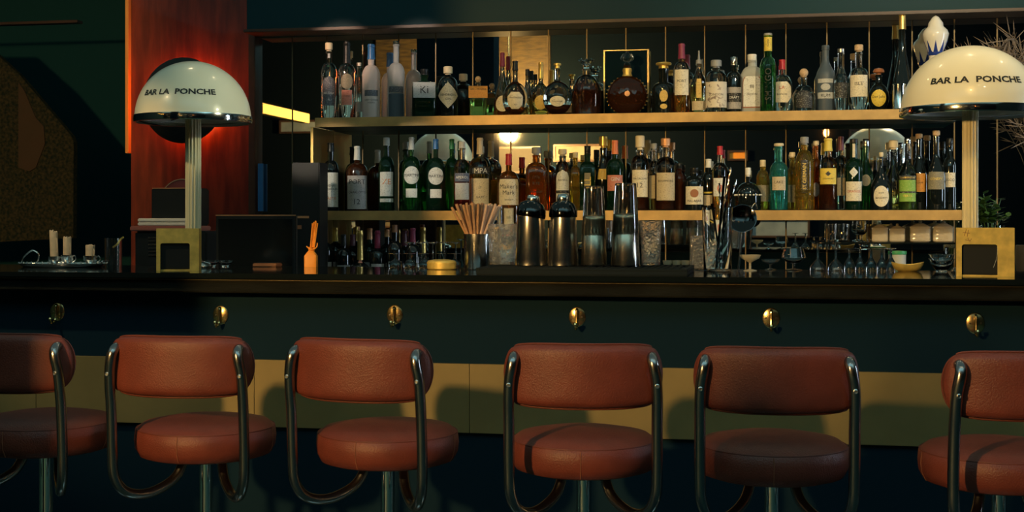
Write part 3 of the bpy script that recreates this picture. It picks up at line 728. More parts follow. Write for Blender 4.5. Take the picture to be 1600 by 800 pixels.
B(u, 700, 30, 104, 'short', 'black_glass', None, 0, ('cork', 'cream_cap', 13), [('diamond', 1.35, .18, .68, 'p_cream', ("HENDRICK'S", 'ink', .52, .62), ('GIN', 'ink', .36, .2))], 'gin_bottle', 'black apothecary bottle with cream diamond label on the upper shelf', rnk=.36)
B(u, 747, 27, 119, 'square', 'clear', 'liq_green', .6, ('ball', 'cork', 9), [('rect', 1.15, .46, .76, 'p_orange', ('GIN - TROPEZ', 'ink', .7, .85))], 'gin_bottle', 'small clear square bottle with orange-yellow tag on the upper shelf', rnk=.3)
B(u, 785, 28, 82, 'tear', 'clear_warm', 'liq_amber', .28, ('long', 'maroon_cap', 22), [('oval', .8, .10, .34, 'p_cream')], 'cognac_bottle', 'teardrop cognac bottle with long maroon capsule before the gold-lit mirror', rnk=.24, dy=.085)
B(u, 805, 40, 95, 'ball', 'clear_warm', 'liq_amber', .16, ('long', 'black_cap', 15), [('octagon', .62, .12, .42, 'p_cream', ('Hennessy', 'ink', .66, .8), ('XO', 'ink', .25, .2))], 'cognac_bottle', 'round bottle with black cap and cream octagonal label on the upper shelf', rnk=.2, dy=-.05)
B(u, 824, 24, 108, 'tear', 'clear_warm', 'liq_gold', .4, ('long', 'black_cap', 10), [], 'liqueur_bottle', 'small unlabelled teardrop bottle with short black cap between two round decanters', dy=.05, rnk=.24)
B(u, 845, 28, 97, 'ball', 'clear_warm', 'liq_gold', .4, ('long', 'gold_cap', 26), [('oval', .75, .12, .38, 'p_gold')], 'liqueur_bottle', 'round golden liqueur bottle with long gold capsule on the upper shelf', rnk=.24)
B(u, 871, 46, 99, 'ball', 'clear_warm', 'liq_dark', .20, ('disc', 'gold_cap', 7), [('oval', .55, .16, .36, 'p_cream', ('Courvoisier', 'ink', .5, .7))], 'cognac_bottle', 'wide flattened decanter with small oval cream label and gold-topped stopper', fy=.6, rnk=.16, sh=(.0, .66))
B(u, 916, 46, 92, 'squat', 'clear_warm', 'liq_dark', .55, ('crown', 'clear', 15), [], 'cognac_decanter', 'clear decanter of near-black cognac with crown-shaped crystal stopper', fy=.8, rnk=.26, sh=(.40, .72))
t = B(u, 980, 62, 80, 'ball', 'amber_crystal', 'liq_dark', .5, ('fleur', 'clear_warm', 22), [], 'cognac_decanter', 'large beaded amber decanter with fleur stopper inside the gold display frame', fy=.45, rnk=.16, sh=(0, .62))
X, Z, zz = W(980, 80, 6.09); H = zz-ZU; rr = 31*Z/F; bm = bmesh.new()
for s in (-1, 1):
    for i in range(12):
        a = -1.1+2.2*i/11; c0 = (s*rr*math.cos(a)*1.03, 0, H*.31+H*.30*math.sin(a))
        lathe([(0, -.0055), (.005, -.002), (.005, .002), (0, .0055)], 8, bm=bm, M=Matrix.Translation(c0))
obj('bead_edge', bm, 'brass', t)
bm = bmesh.new(); rn = rr*.17
lathe([(rn, H*.60), (rn*1.5, H*.61), (rn*1.2, H*.66), (rn*1.4, H*.70), (rn*1.2, H*.735)], 20, bm=bm); obj('neck_collar', bm, 'gold_cap', t)
bm = lathe([(0, 0), (.012, 0), (.012, .003), (0, .004)], 20, M=Matrix.Translation((0, -rr*.455, H*.33)) @ Matrix.Rotation(PI/2, 4, 'X')); obj('medallion', bm, 'copper_cap', t)
B(u, 1037, 36, 98, 'squat', 'black_glass', None, 0, ('disc', 'gold_cap', 9), [('oval', .36, .24, .46, 'p_gold'), ('oval', .30, .10, .20, 'p_gold')], 'tequila_bottle', 'black shouldered bottle with gold collar, gold cap and round gold medallion', rnk=.42, sh=(.50, .62))
B(u, 1065, 26, 68, 'spirit', 'clear_warm', 'liq_amber', .3, ('long', 'maroon_cap', 24), [('rect', .92, .26, .62, 'p_cream', ('PORT', 'ink', .55, .6))], 'whisky_bottle', 'tall bottle with long purple-red capsule and cream label on the upper shelf')
B(u, 1092, 27, 79, 'slope', 'clear_warm', 'liq_gold', .5, ('pourer', 'grey_cap', 20), [('rect', .3, .25, .55, 'p_gold'), ('rect', .85, .06, .20, 'p_tan')], 'whisky_bottle', 'amber-gold bottle with slim grey pourer on the upper shelf', rnk=.3)
B(u, 1119, 34, 94, 'short', 'clear_warm', 'liq_clear', .5, ('cork', 'grey_cap', 12), [('rect', 1.2, .10, .58, 'p_illus', ('LONDON', 'ink', .5, .55))], 'gin_bottle', 'squat clear bottle with wide illustrated cream wrap label on the upper shelf', rnk=.38)
B(u, 1147, 25, 89, 'spirit', 'black_glass', None, 0, ('screw', 'steel', 13), [('rect', 1.0, .08, .46, 'p_grey'), ('rect', 1.02, .20, .36, 'p_black', ('CRAFT', 'white_ink', .5, .6))], 'liqueur_bottle', 'dark bottle with silver cap and black-banded grey label on the upper shelf')
B(u, 1175, 37, 85, 'square', 'frost_grey', None, 0, ('screw', 'white_cap', 9), [('arch', .82, .10, .68, 'wood_cap', ('.', 'p_white', .5, .02)), ('arch', .76, .12, .66, 'p_white', ('MISSION', 'ink', .38, .6), ('88', 'ink', .62, .25))], 'mezcal_bottle', 'frosted square flask with arched white framed label and white cap on the upper shelf', rnk=.34, sh=(.60, .80), fy=.7)
B(u, 1200, 25, 52, 'wine', 'green', 'liq_green', .6, ('screw', 'grey_cap', 3), [('rect', .45, .10, .60, 'dark_green', ('SHINGO', 'ink', .5, .8, 1))], 'sake_bottle', 'tallest green glass bottle with yellow neck wrap on the upper shelf', rnk=.46, sh=(.58, .70))
t = bpy.context.scene.objects['sake_bottle']; X, Z, zz = W(1200, 52, 6.09); H = zz-ZU; rn = 12.5*Z/F*.46
P = [(rn, H*.7), (rn, H)]; lo = None
bm = lathe([(rn+.0006, H*.76), (rn+.0012, H*.765), (rn+.0012, H*.955), (rn+.0006, H*.96)], 24, closed=False); lo = obj('neck_label', bm, 'p_yellow', t)
b2 = text_bm('NARIA', .1, 1, 0); 
for v in b2.verts: v.co = ((rn+.002)*math.sin(-v.co.z*.10/rn), -(rn+.002)*math.cos(-v.co.z*.10/rn), H*.86+v.co.x*.11)
obj('lettering', b2, 'ink', lo, smooth=False)
B(u, 1222, 32, 93, 'gin', 'clear', 'liq_clear', .6, ('long', 'red_cap', 16), [('octagon', .98, .20, .58, 'p_cream', ('LA', 'red_ink', .72, .25), ('BLANCHE', 'ink', .4, .5))], 'vermouth_bottle', 'clear round-shouldered bottle with red cap and cream octagonal label on the upper shelf', rnk=.28, sh=(.52, .72))
B(u, 1256, 37, 107, 'squat', 'clear', 'liq_clear', .4, ('ball', 'cork', 13), [('arch', .72, .10, .50, 'p_black'), ], 'tequila_bottle', 'broad clear bottle with ball cork and arched black label on the upper shelf', rnk=.26, sh=(.34, .62))
B(u, 1290, 29, 71, 'slope', 'navy_matt', None, 0, ('screw', 'navy_matt', 4), [('rect', .9, .44, .50, 'p_silver'), ('oval', .5, .33, .43, 'p_silver'), ('rect', .9, .21, .30, 'p_silver', ('RUM', 'ink', .5, .5))], 'rum_bottle', 'matt slate-blue bottle with silver printed bands on the upper shelf', rnk=.36, sh=(.54, .80))
B(u, 1314, 22, 76, 'slope', 'clear', 'liq_clear', .6, ('screw', 'steel', 6), [('rect', .95, .22, .46, 'p_black')], 'vodka_bottle', 'slim clear bottle with black label and silver screw cap on the upper shelf', rnk=.44, sh=(.46, .72))
B(u, 1342, 30, 70, 'spirit', 'clear', 'liq_clear', .5, ('cork', 'cork', 11), [('rect', 1.0, .22, .54, 'p_cream', ('ISLE', 'ink', .6, .4))], 'whisky_bottle', 'clear bottle with wooden cork and wide cream label, upper shelf near the right lamp', rnk=.34, sh=(.54, .66))
B(u, 1373, 32, 106, 'ball', 'black_glass', None, 0, ('mush', 'wood_cap', 11), [('oval', .76, .12, .50, 'p_yellow', ('Don Julio', 'ink', .56, .8))], 'tequila_bottle', 'round dark bottle with brown mushroom stopper and yellow oval label', rnk=.30, sh=(0, .66))
B(u, 1410, 34, 20, 'champ', 'black_glass', None, 0, ('long', 'gold_foil', 26), [('rect', .9, .08, .24, 'p_black')], 'champagne_magnum', 'very tall dark magnum with gold foil rising above the frame beside the right lamp', rnk=.28, sh=(.12, .72))
# silver cup, display frame
X, Z, _ = W(1404, 0, 6.03)
t = thing('silver_cup', 'polished silver cup standing before the tall magnum on the upper shelf', 'cup', (X, 5.975+.03, ZU))
r0 = M_(1404, 10, 6.0); h0_ = M_(1404, 40, 6.0)
obj('cup_body', lathe([(0, 0), (r0*.9, 0), (r0, h0_*.05), (r0*.96, h0_*.08), (r0, h0_), (r0*.93, h0_), (r0*.9, .01), (0, .01)], 32), 'chrome', t)
obj('rim', lathe([(r0*.98, h0_-.004), (r0*1.08, h0_-.003), (r0*1.08, h0_+.001), (r0*.98, h0_+.002)], 32), 'chrome', t)
Y = 6.20; xa, xb = X_(943, Y), X_(1014, Y); z1 = H_(980, 79, Y)
t = thing('display_frame', 'gold-edged rectangular display frame behind the beaded amber decanter', 'display case', ((xa+xb)/2, Y, ZU))
hw = (xb-xa)/2; hh = z1-ZU
obj('side_bar', bx(-hw, -hw+.006, -.0, .02, 0, hh, bev=.001), 'brass', t); obj('side_bar', bx(hw-.008, hw, -.0, .02, 0, hh, bev=.001), 'brass', t)
obj('top_bar', bx(-hw, hw, -.0, .02, hh, hh+.004), 'brass', t)
obj('back_pane', bx(-hw+.008, hw-.010, .012, .016, .0, hh), 'black_wall', t)
obj('base_plate', bx(-hw+.008, hw-.010, -.0, .012, 0, .004), 'brass', t)
# ornate porcelain decanter
Y = 6.06; X, Z, zz = W(1462, 24, Y); H = zz-ZU
t = thing('porcelain_decanter', 'white and cobalt painted porcelain decanter with flared bell top behind the right lamp', 'decanter', (X, Y, ZU), math.atan2(-X, Y), 'bottles on the upper shelf')
k = Z/F
P = [(0, 0), (24*k, 0), (27*k, .01), (27*k, H*.10), (22*k, H*.25), (13*k, H*.45), (10*k, H*.55), (10.5*k, H*.60), (18*k, H*.74), (20*k, H*.80), (18*k, H*.84), (12*k, H*.88), (11*k, H*.92), (5*k, H*.98), (0, H)]
obj('porcelain_body', lathe(P, 40), 'porcelain', t, ang=60)
bm = bmesh.new()
for i in range(8):
    a0 = 2*PI*i/8
    q = []
    for da, zf in ((-.33, .60), (.33, .60), (0, .73)):
        z = H*zf; r = rad(P, z)+.0018; q.append(bm.verts.new((r*math.cos(a0+da), r*math.sin(a0+da), z)))
    q2 = [bm.verts.new(v.co*1.0-Vector((v.co.x, v.co.y, 0)).normalized()*.004) for v in q]
    bm.faces.new(q); bm.faces.new(q2[::-1])
    for a, b in ((0, 1), (1, 2), (2, 0)): bm.faces.new((q[a], q2[a], q2[b], q[b]))
lathe([(10.2*k+.0015, H*.575), (11*k+.0025, H*.59), (11.3*k+.0025, H*.61)], 32, bm=bm, closed=False)
obj('cobalt_pattern', bm, 'cobalt', t)
bm = bmesh.new()
for i in range(14):
    a = -2.6+i*.14; z = H*(.36+.012*i); r = rad(P, z)+.001
    lathe([(0, -.004), (.003, 0), (0, .004)], 6, bm=bm, M=Matrix.Translation((r*math.cos(a), r*math.sin(a), z)))
obj('painted_dots', bm, 'ink', t)

# ---- lower shelf, left to right
l = 'L'
B(l, 517, 26, 223, 'wine', 'black_glass', None, 0, ('long', 'black_cap', 14), [('rect', 1.0, .06, .56, 'p_white', ('HENRI', 'ink', .62, .5), ('BARDOUIN', 'ink', .52, .85), ('PASTIS', 'orange_ink', .25, .6))], 'pastis_bottle', 'dark bottle with tall white printed label, first at the left on the lower shelf')
B(l, 558, 34, 228, 'spirit', 'brown', 'liq_dark', .6, ('long', 'white_cap', 22), [('rect', 1.05, .03, .54, 'p_grey', ('PORT', 'ink', .82, .7), ('CHARLOTTE', 'ink', .5, .8), ('12', 'ink', .22, .25))], 'rum_bottle', 'dark brown bottle with mottled grey label numbered 12 on the lower shelf', rnk=.25)
B(l, 604, 25, 215, 'wine', 'dark_green', 'liq_gold', .62, ('screw', 'white_cap', 12), [('rect', .9, .20, .53, 'p_white', ('ZE', 'orange_ink', .6, .6)), ('rect', .9, .12, .17, 'p_white')], 'wine_bottle', 'dark bottle with white cap and white label lettered in orange on the lower shelf')
B(l, 643, 30, 214, 'wine', 'green', 'liq_green', .55, ('long', 'white_cap', 20), [('oval', .86, .36, .60, 'p_white', ('MARTINI', 'ink', .5, .9)), ('rect', .6, .18, .30, 'p_white')], 'vermouth_bottle', 'green vermouth bottle with round white label and white capsule on the lower shelf', rnk=.26)
B(l, 681, 30, 217, 'wine', 'dark_green', 'liq_dark', .55, ('long', 'blue_cap', 16), [('oval', .86, .36, .60, 'p_white', ('MARTINI', 'ink', .5, .9)), ('rect', .6, .18, .30, 'p_white')], 'vermouth_bottle', 'darker vermouth bottle with round white label and blue capsule on the lower shelf', rnk=.26)
B(l, 706, 22, 217, 'wine', 'green', 'liq_green', .6, ('long', 'green_cap', 16), [], 'liqueur_bottle', 'bright green unlabelled bottle with green capsule on the lower shelf', dy=.04, rnk=.32)
B(l, 722, 26, 221, 'spirit', 'clear_warm', 'liq_red', .5, ('screw', 'white_cap', 10), [('rect', 1.0, .42, .54, 'p_navy', ('APEROL', 'white_ink', .5, .8)), ('rect', .9, .16, .40, 'p_silver')], 'aperitif_bottle', 'red aperitif bottle with blue banner over silver label on the lower shelf', dy=-.04)
B(l, 750, 35, 215, 'spirit', 'clear_warm', 'liq_gold', .6, ('long', 'cream_cap', 26), [('rect', .96, .50, .59, 'p_black', ('IMPA', 'white_ink', .5, .7)), ('rect', .86, .08, .44, 'p_cream', ('ST', 'ink', .65, .15), ('GATE', 'ink', .3, .4))], 'whisky_bottle', 'glowing pale bottle with cream cap, black band and cream label on the lower shelf', rnk=.26)
B(l, 795, 37, 240, 'spirit', 'amber', 'liq_gold', .56, ('long', 'red_cap', 18), [('rect', .92, .10, .55, 'p_cream', ("Maker's", 'ink', .72, .85), ('Mark', 'ink', .48, .55), ('WHISKY', 'ink', .2, .4))], 'whisky_bottle', 'amber whisky bottle with red wax neck and cream label under the mirrored light', rnk=.24, sh=(.48, .70))
B(l, 838, 33, 230, 'square', 'amber', 'liq_amber', .6, ('cork', 'grey_cap', 12), [('rect', .7, .22, .60, 'amber', ('1776', 'ink', .8, .5), ('RYE', 'ink', .55, .5), ('WHISKEY', 'ink', .2, .9))], 'whiskey_bottle', 'orange-glowing square whiskey bottle with grey stopper on the lower shelf', rnk=.34, sh=(.64, .76))
B(l, 879, 23, 233, 'short', 'clear_warm', 'liq_amber', .5, ('cork', 'cream_cap', 10), [('arch', .98, .08, .66, 'p_white', ('BANKS', 'ink', .72, .6)), ('rect', 1.0, .28, .33, 'p_black')], 'rum_bottle', 'slim bottle with tall white arched label and cream cork on the lower shelf', rnk=.44)
B(l, 899, 18, 238, 'square', 'yellow_glass', 'liq_gold', .6, ('screw', 'cream_cap', 8), [], 'liqueur_bottle', 'narrow yellow unlabelled bottle beside the arched white label bottle', dy=.04, rnk=.4)
B(l, 918, 25, 228, 'square', 'dark_green', 'liq_dark', .6, ('screw', 'black_cap', 12), [('rect', .4, .18, .58, 'p_olive', ('MILL', 'gold_ink', .5, .7, 1))], 'liqueur_bottle', 'narrow blackish-green square bottle with slim upright olive label', rnk=.36, sh=(.66, .76))
B(l, 943, 25, 213, 'slope', 'black_glass', None, 0, ('cork', 'gold_cap', 18), [('rect', .8, .42, .56, 'p_gold')], 'liqueur_bottle', 'dark bottle with stacked gold cap and gold shoulder label on the lower shelf', rnk=.42)
B(l, 961, 28, 219, 'spirit', 'dark_green', 'liq_dark', .6, ('long', 'orange_cap', 22), [('rect', .95, .28, .50, 'p_pink', ('GIN', 'white_ink', .75, .5))], 'gin_bottle', 'dark bottle with long orange capsule and salmon pink label on the lower shelf', rnk=.32)
B(l, 1000, 29, 212, 'spirit', 'clear_warm', 'liq_dark', .5, ('cork', 'cream_cap', 22), [('rect', .94, .18, .54, 'p_cream', ('MACALLAN', 'ink', .68, .8), ('12', 'ink', .44, .3))], 'whisky_bottle', 'whisky bottle with cream cap and tall cream label numbered 12 on the lower shelf', rnk=.38)
B(l, 1022, 18, 224, 'spirit', 'clear_warm', 'liq_gold', .5, ('cork', 'grey_cap', 10), [('rect', .9, .18, .52, 'p_tan')], 'whisky_bottle', 'slim pale bottle half hidden between two cream-labelled whiskies', dy=.05, rnk=.4)
B(l, 1040, 33, 216, 'spirit', 'clear_warm', 'liq_dark', .5, ('cork', 'copper_cap', 14), [('rect', .98, .14, .52, 'p_tan', ('BOWMORE', 'ink', .7, .75))], 'whisky_bottle', 'whisky bottle with brown stopper and broad tan label on the lower shelf', rnk=.34)
B(l, 1061, 16, 255, 'short', 'brown', 'liq_dark', .6, ('screw', 'black_cap', 8), [], 'bitters_bottle', 'little dark brown unlabelled bottle between tan and seal-stamped labels', rnk=.5)
t = B(l, 1085, 31, 262, 'short', 'black_glass', None, 0, ('screw', 'black_cap', 9), [('rect', 1.0, .14, .56, 'p_cream', ('MALABAR', 'ink', .2, .75)), ], 'rum_bottle', 'short black bottle whose cream label carries a round brown seal', rnk=.38)
X, Z, zz = W(1085, 262, 6.08); H = zz-ZL
obj('seal', lathe([(0, 0), (M_(1085, 6.5, 6.08), 0), (M_(1085, 6, 6.08), .0012), (0, .0014)], 24, M=Matrix.Translation((0, -15.5*Z/F-.0012, H*.40)) @ Matrix.Rotation(PI/2, 4, 'X')), 'wood_cap', t)
B(l, 1107, 20, 248, 'wine', 'black_glass', None, 0, ('long', 'white_cap', 14), [('rect', .9, .10, .30, 'p_tan'), ('rect', .9, .33, .36, 'p_yellow')], 'wine_bottle', 'dark narrow bottle with white neck band behind the bar spoons', rnk=.4)
B(l, 1125, 25, 228, 'spirit', 'clear', 'liq_amber', .5, ('long', 'red_cap', 14), [('rect', .9, .22, .50, 'p_white'), ('oval', .35, .28, .40, 'p_pink')], 'rum_bottle', 'clear bottle with red capsule and white label behind the bar spoons', rnk=.32)
t = B(l, 1169, 40, 262, 'squat', 'black_glass', None, 0, ('cork', 'white_cap', 14), [], 'liqueur_bottle', 'squat black bottle with white stopper and pale beaded waist', rnk=.17, sh=(.42, .66))
X, Z, zz = W(1169, 262, 6.08); bm = bmesh.new(); rr = 20*Z/F
for i in range(22):
    a = 2*PI*i/22; lathe([(0, -.005), (.0045, -.002), (.0045, .002), (0, .005)], 8, bm=bm, M=Matrix.Translation(((rr+.001)*math.cos(a), (rr+.001)*math.sin(a), (zz-ZL)*.36)))
obj('bead_band', bm, 'white_cap', t)
B(l, 1192, 20, 250, 'short', 'yellow_glass', 'liq_green', .6, ('screw', 'cream_cap', 10), [('rect', 1.0, .18, .50, 'p_olive')], 'liqueur_bottle', 'olive-labelled yellowish bottle left of the teal bottle', dy=.02, rnk=.4)
B(l, 1217, 28, 224, 'vodka', 'teal', 'liq_clear', .5, ('cork', 'cream_cap', 5), [('rect', .78, .30, .50, 'p_tan', ('LAKE', 'ink', .6, .6))], 'gin_bottle', 'teal-blue glass bottle with small tan label on the lower shelf', rnk=.42)
B(l, 1238, 18, 238, 'spirit', 'yellow_glass', 'liq_gold', .6, ('cork', 'cream_cap', 8), [('rect', .9, .14, .44, 'p_olive')], 'liqueur_bottle', 'yellow liqueur bottle between the teal bottle and the ribbed gold one', dy=.03, rnk=.4)
t = B(l, 1257, 28, 214, 'waist', 'yellow_glass', 'liq_gold', .55, ('cork', 'grey_cap', 12), [('rect', .42, .24, .68, 'p_black', ('ST GERMAIN', 'gold_ink', .5, .8, 1))], 'liqueur_bottle', 'ribbed clear-gold art deco bottle with slim black upright label', rnk=.36, sh=(.66, .82))
X, Z, zz = W(1257, 214, 6.08); H = zz-ZL; rr = 14*Z/F; bm = bmesh.new()
for i in range(8):
    a = 2*PI*(i+.5)/8; tube(bm, [(rr*1.0*math.cos(a), rr*math.sin(a), .004), (rr*1.0*math.cos(a), rr*1.0*math.sin(a), H*.64)], .0035, 6)
lathe([(rr*1.0, H*.16), (rr*1.12, H*.18), (rr*1.0, H*.20)], 28, bm=bm, closed=False); lathe([(rr*1.0, H*.24), (rr*1.12, H*.26), (rr*1.0, H*.28)], 28, bm=bm, closed=False)
obj('glass_ribs', bm, 'yellow_glass', t)
B(l, 1275, 18, 220, 'spirit', 'amber', 'liq_amber', .6, ('cork', 'cream_cap', 8), [('oval', .6, .2, .4, 'p_grey')], 'whisky_bottle', 'slim amber bottle left of the yellow-capped speckled bottle', dy=.03, rnk=.4)
t = B(l, 1294, 28, 216, 'spirit', 'clear_warm', 'liq_dark', .40, ('long', 'yellow_cap', 20), [('rect', 1.0, .36, .58, 'p_yellow', ('CHAMBORD', 'ink', .35, .6)), ('diamond', .3, .47, .54, 'p_black')], 'mezcal_bottle', 'bottle with yellow capsule and yellow label over speckled purple lower half', rnk=.40)
B(l, 1314, 22, 213, 'spirit', 'clear_warm', 'liq_clear', .6, ('long', 'plum_cap', 22), [('rect', .9, .2, .44, 'p_tan')], 'whisky_bottle', 'pale bottle with dark plum capsule right of the yellow label', dy=.04, rnk=.36)
B(l, 1334, 27, 217, 'spirit', 'dark_green', 'liq_dark', .6, ('screw', 'black_cap', 6), [('rect', 1.0, .13, .40, 'p_cream', ('ORANGE', 'red_ink', .5, .8)), ('diamond', .5, .46, .60, 'p_white'), ('rect', .3, .74, .93, 'p_cream')], 'gin_bottle', 'dark green bottle with white diamond and red-lettered cream label', rnk=.42, sh=(.60, .72))
B(l, 1353, 24, 217, 'slope', 'green', 'liq_green', .4, ('screw', 'steel', 10), [('oval', .6, .34, .50, 'p_olive')], 'vermouth_bottle', 'clear green sloping bottle with silver cap on the lower shelf', dy=.04, rnk=.36)
B(l, 1377, 33, 238, 'slope', 'black_glass', None, 0, ('cork', 'cream_cap', 7), [('oval', .74, .06, .42, 'p_cream', ('DOM', 'ink', .66, .3), ('BENEDICT', 'ink', .42, .7))], 'liqueur_bottle', 'dark sloping bottle with round cream label low on the lower shelf', rnk=.16, sh=(.34, .80))
B(l, 1396, 26, 219, 'ball', 'clear_warm', 'liq_gold', .3, ('cork', 'cream_cap', 14), [], 'liqueur_bottle', 'clear rounded decanter bottle with cream stopper right of the round label', dy=.04, rnk=.42)
B(l, 1418, 28, 216, 'slope', 'clear', 'liq_green', .42, ('screw', 'steel', 8), [('rect', 1.0, .12, .48, 'p_green', ('VERTE', 'gold_ink', .22, .5)), ('rect', 1.0, .42, .48, 'p_black', ('CHARTREUSE', 'gold_ink', .5, .85)), ('rect', 1.0, .24, .26, 'p_black')], 'liqueur_bottle', 'chartreuse-green labelled bottle with tall narrow neck on the lower shelf', rnk=.32, sh=(.46, .72))
B(l, 1436, 26, 209, 'slope', 'black_glass', None, 0, ('cork', 'cork', 8), [('rect', .8, .24, .48, 'p_orange', ('YELLOW', 'ink', .5, .6))], 'liqueur_bottle', 'dark corked bottle with orange label behind the green-labelled one', dy=.02, rnk=.32, sh=(.42, .74))
B(l, 1463, 29, 204, 'slope', 'black_glass', None, 0, ('cork', 'cork', 9), [('rect', .95, .26, .48, 'p_olive', ('GENEPY', 'gold_ink', .6, .7))], 'liqueur_bottle', 'broad black bottle with olive label and cork, near the lamp pole on the lower shelf', rnk=.30, sh=(.40, .72))
B(l, 1484, 19, 216, 'wine', 'black_glass', None, 0, ('screw', 'black_cap', 12), [('rect', 1.0, .32, .52, 'p_cream', ('PISCO', 'ink', .5, .8))], 'pisco_bottle', 'black bottle with cream label nearest the right lamp pole on the lower shelf', rnk=.45)

# ---- wine bottles on the back counter
for row, px, wd, top, gl, cp, ch, lb in (
    ('C', 508, 25, 354, 'black_glass', 'copper_cap', 22, 'wine bottle with brown-gold capsule, first at the left under the lower shelf'),
    ('D', 524, 25, 355, 'black_glass', 'gold_cap', 22, 'wine bottle with bright gold capsule, second from left under the lower shelf'),
    ('C', 537, 25, 366, 'black_glass', 'black_cap', 18, 'wine bottle with plain black capsule left of the gold-foiled sparkling bottle'),
    ('D', 551, 25, 366, 'black_glass', 'plum_cap', 18, 'wine bottle with dark capsule just behind the gold-foiled sparkling bottle'),
    ('D', 578, 25, 356, 'dark_green', 'copper_cap', 18, 'wine bottle with copper capsule right of the gold-foiled sparkling bottle'),
    ('C', 590, 25, 360, 'black_glass', 'maroon_cap', 28, 'wine bottle with long maroon capsule under the lower shelf'),
    ('D', 605, 25, 358, 'black_glass', 'copper_cap', 12, 'wine bottle with short copper capsule behind the maroon-capped one'),
    ('C', 617, 25, 351, 'black_glass', 'wood_cap', 12, 'wine bottle with brown capsule left of the stemmed glasses'),
    ('D', 632, 25, 360, 'black_glass', 'plum_cap', 24, 'wine bottle with plum capsule behind the stemmed glasses'),
    ('C', 645, 25, 356, 'black_glass', 'maroon_cap', 24, 'wine bottle with maroon capsule behind the stemmed glasses')):
    B(row, px, wd, top, 'wine', gl, None, 0, ('long', cp, ch), [('rect', .9, .12, .42, 'p_grey')], 'wine_bottle', lb, rnk=.32)
B('C', 563, 28, 360, 'champ', 'black_glass', None, 0, ('long', 'gold_foil', 46), [('rect', .55, .44, .52, 'p_pink')], 'champagne_bottle', 'sparkling wine bottle with crumpled gold foil and red collar under the lower shelf', rnk=.30)
B('D', 661, 27, 355, 'champ', 'dark_green', None, 0, ('long', 'gold_foil', 40), [], 'champagne_bottle', 'gold-foiled sparkling bottle behind the stemmed glasses, rightmost of the wine bottles', rnk=.30)
# ---------------------------------------------------------------- things on the bar
def on_bar(px, pyb):           # point of the bar top whose base shows at this pixel row
    a = (px-800)/F; c, s = math.cos(TH), math.sin(TH)
    Z = (EYE-ZBAR)*F/(pyb-HOR); Xc = a*Z
    return c*Xc-s*Z, s*Xc+c*Z, Z
MT = .020
def glass_prof(kind, r, h, th=.0018):
    if kind == 'tumbler': return [(0, 0), (r*.86, 0), (r*.9, .002), (r, h), (r-th, h), (r*.9-th, .010), (0, .010)]
    if kind == 'stack':   return [(r-th*2, 0), (r, 0), (r*.92, h*.5), (r*.97, h*.5+.001), (r*.97, h*.5+.010), (r*.90, h*.52), (r*.74, h*.995), (r*.70, h), (0, h), (0, h-.012), (r*.68, h-.012), (r*.84, h*.5), (r-th*2, .001)]
    if kind == 'coupe':   return [(0, 0), (r*.62, 0), (r*.62, .002), (.004, .006), (.004, h*.5), (r*.35, h*.60), (r*.85, h*.78), (r, h), (r-th, h), (r*.8, h*.80), (r*.3, h*.64), (0, h*.61)]
    if kind == 'upcoupe': return [(r-th, 0), (r, 0), (r*.90, h*.16), (r*.4, h*.34), (.0045, h*.42), (.004, h*.97), (r*.70, h*.985), (r*.70, h), (0, h), (0, h*.99), (.002, h*.42), (r*.35, h*.31), (r*.86, h*.15), (r-th, .001)]
    if kind == 'upflute': return [(r-th, 0), (r, 0), (r*1.02, h*.30), (r*.55, h*.50), (.0045, h*.60), (.004, h*.965), (r*1.15, h*.985), (r*1.15, h), (0, h), (0, h*.99), (.002, h*.6), (r*.5, h*.49), (r*.96, h*.29), (r-th, .001)]
    if kind == 'snifter': return [(0, 0), (r*.7, 0), (r*.7, .002), (.005, .006), (.005, h*.30), (r*.6, h*.38), (r, h*.58), (r*.78, h), (r*.74, h), (r*.94, h*.58), (r*.55, h*.41), (0, h*.36)]
    if kind == 'bowl':    return [(0, 0), (r*.4, 0), (r*.42, .003), (r*.85, h*.6), (r, h), (r-th, h), (r*.8, h*.6), (r*.36, .008), (0, .008)]
def gl(name, label, cat, X, Y, z, kind, r, h, m='clear', group=None, rim=None, seg=32):
    t = thing(name, label, cat, (X, Y, z), 0, group)
    obj('glass_body', lathe(glass_prof(kind, r, h), seg, closed=False), m, t, ang=50)
    return t
# rubber bar mat
xa, ya, _ = on_bar(757, 428); xb, yb_, _ = on_bar(1080, 428)
y0, y1 = 4.02, 4.42
t = thing('bar_mat', 'black rubber bar mat under the shakers and stacked tumblers', 'bar mat', (0, 0, ZBAR))
xm0, xm1 = X_(757, 4.15), X_(1078, 4.15)
bm = bx(xm0, xm1, y0, y1, 0, MT-.006, bev=.002)
obj('mat_body', bm, 'rubber', t)
bm = bmesh.new(); box(bm, xm0, xm0+.012, y0, y1, MT-.006, MT, bev=.001); box(bm, xm1-.012, xm1, y0, y1, MT-.006, MT, bev=.001); box(bm, xm0+.012, xm1-.012, y0, y0+.012, MT-.006, MT, bev=.001); box(bm, xm0+.012, xm1-.012, y1-.012, y1, MT-.006, MT, bev=.001)
obj('mat_rim', bm, 'rubber', t)
bm = bmesh.new(); n = int((xm1-xm0-.03)/.02)
for i in range(n):
    for j in range(17): box(bm, xm0+.02+i*.02, xm0+.027+i*.02, y0+.02+j*.022, y0+.027+j*.022, MT-.006, MT)
o = obj('mat_nubs', bm, 'rubber', t, smooth=False)
ZM = ZBAR+MT
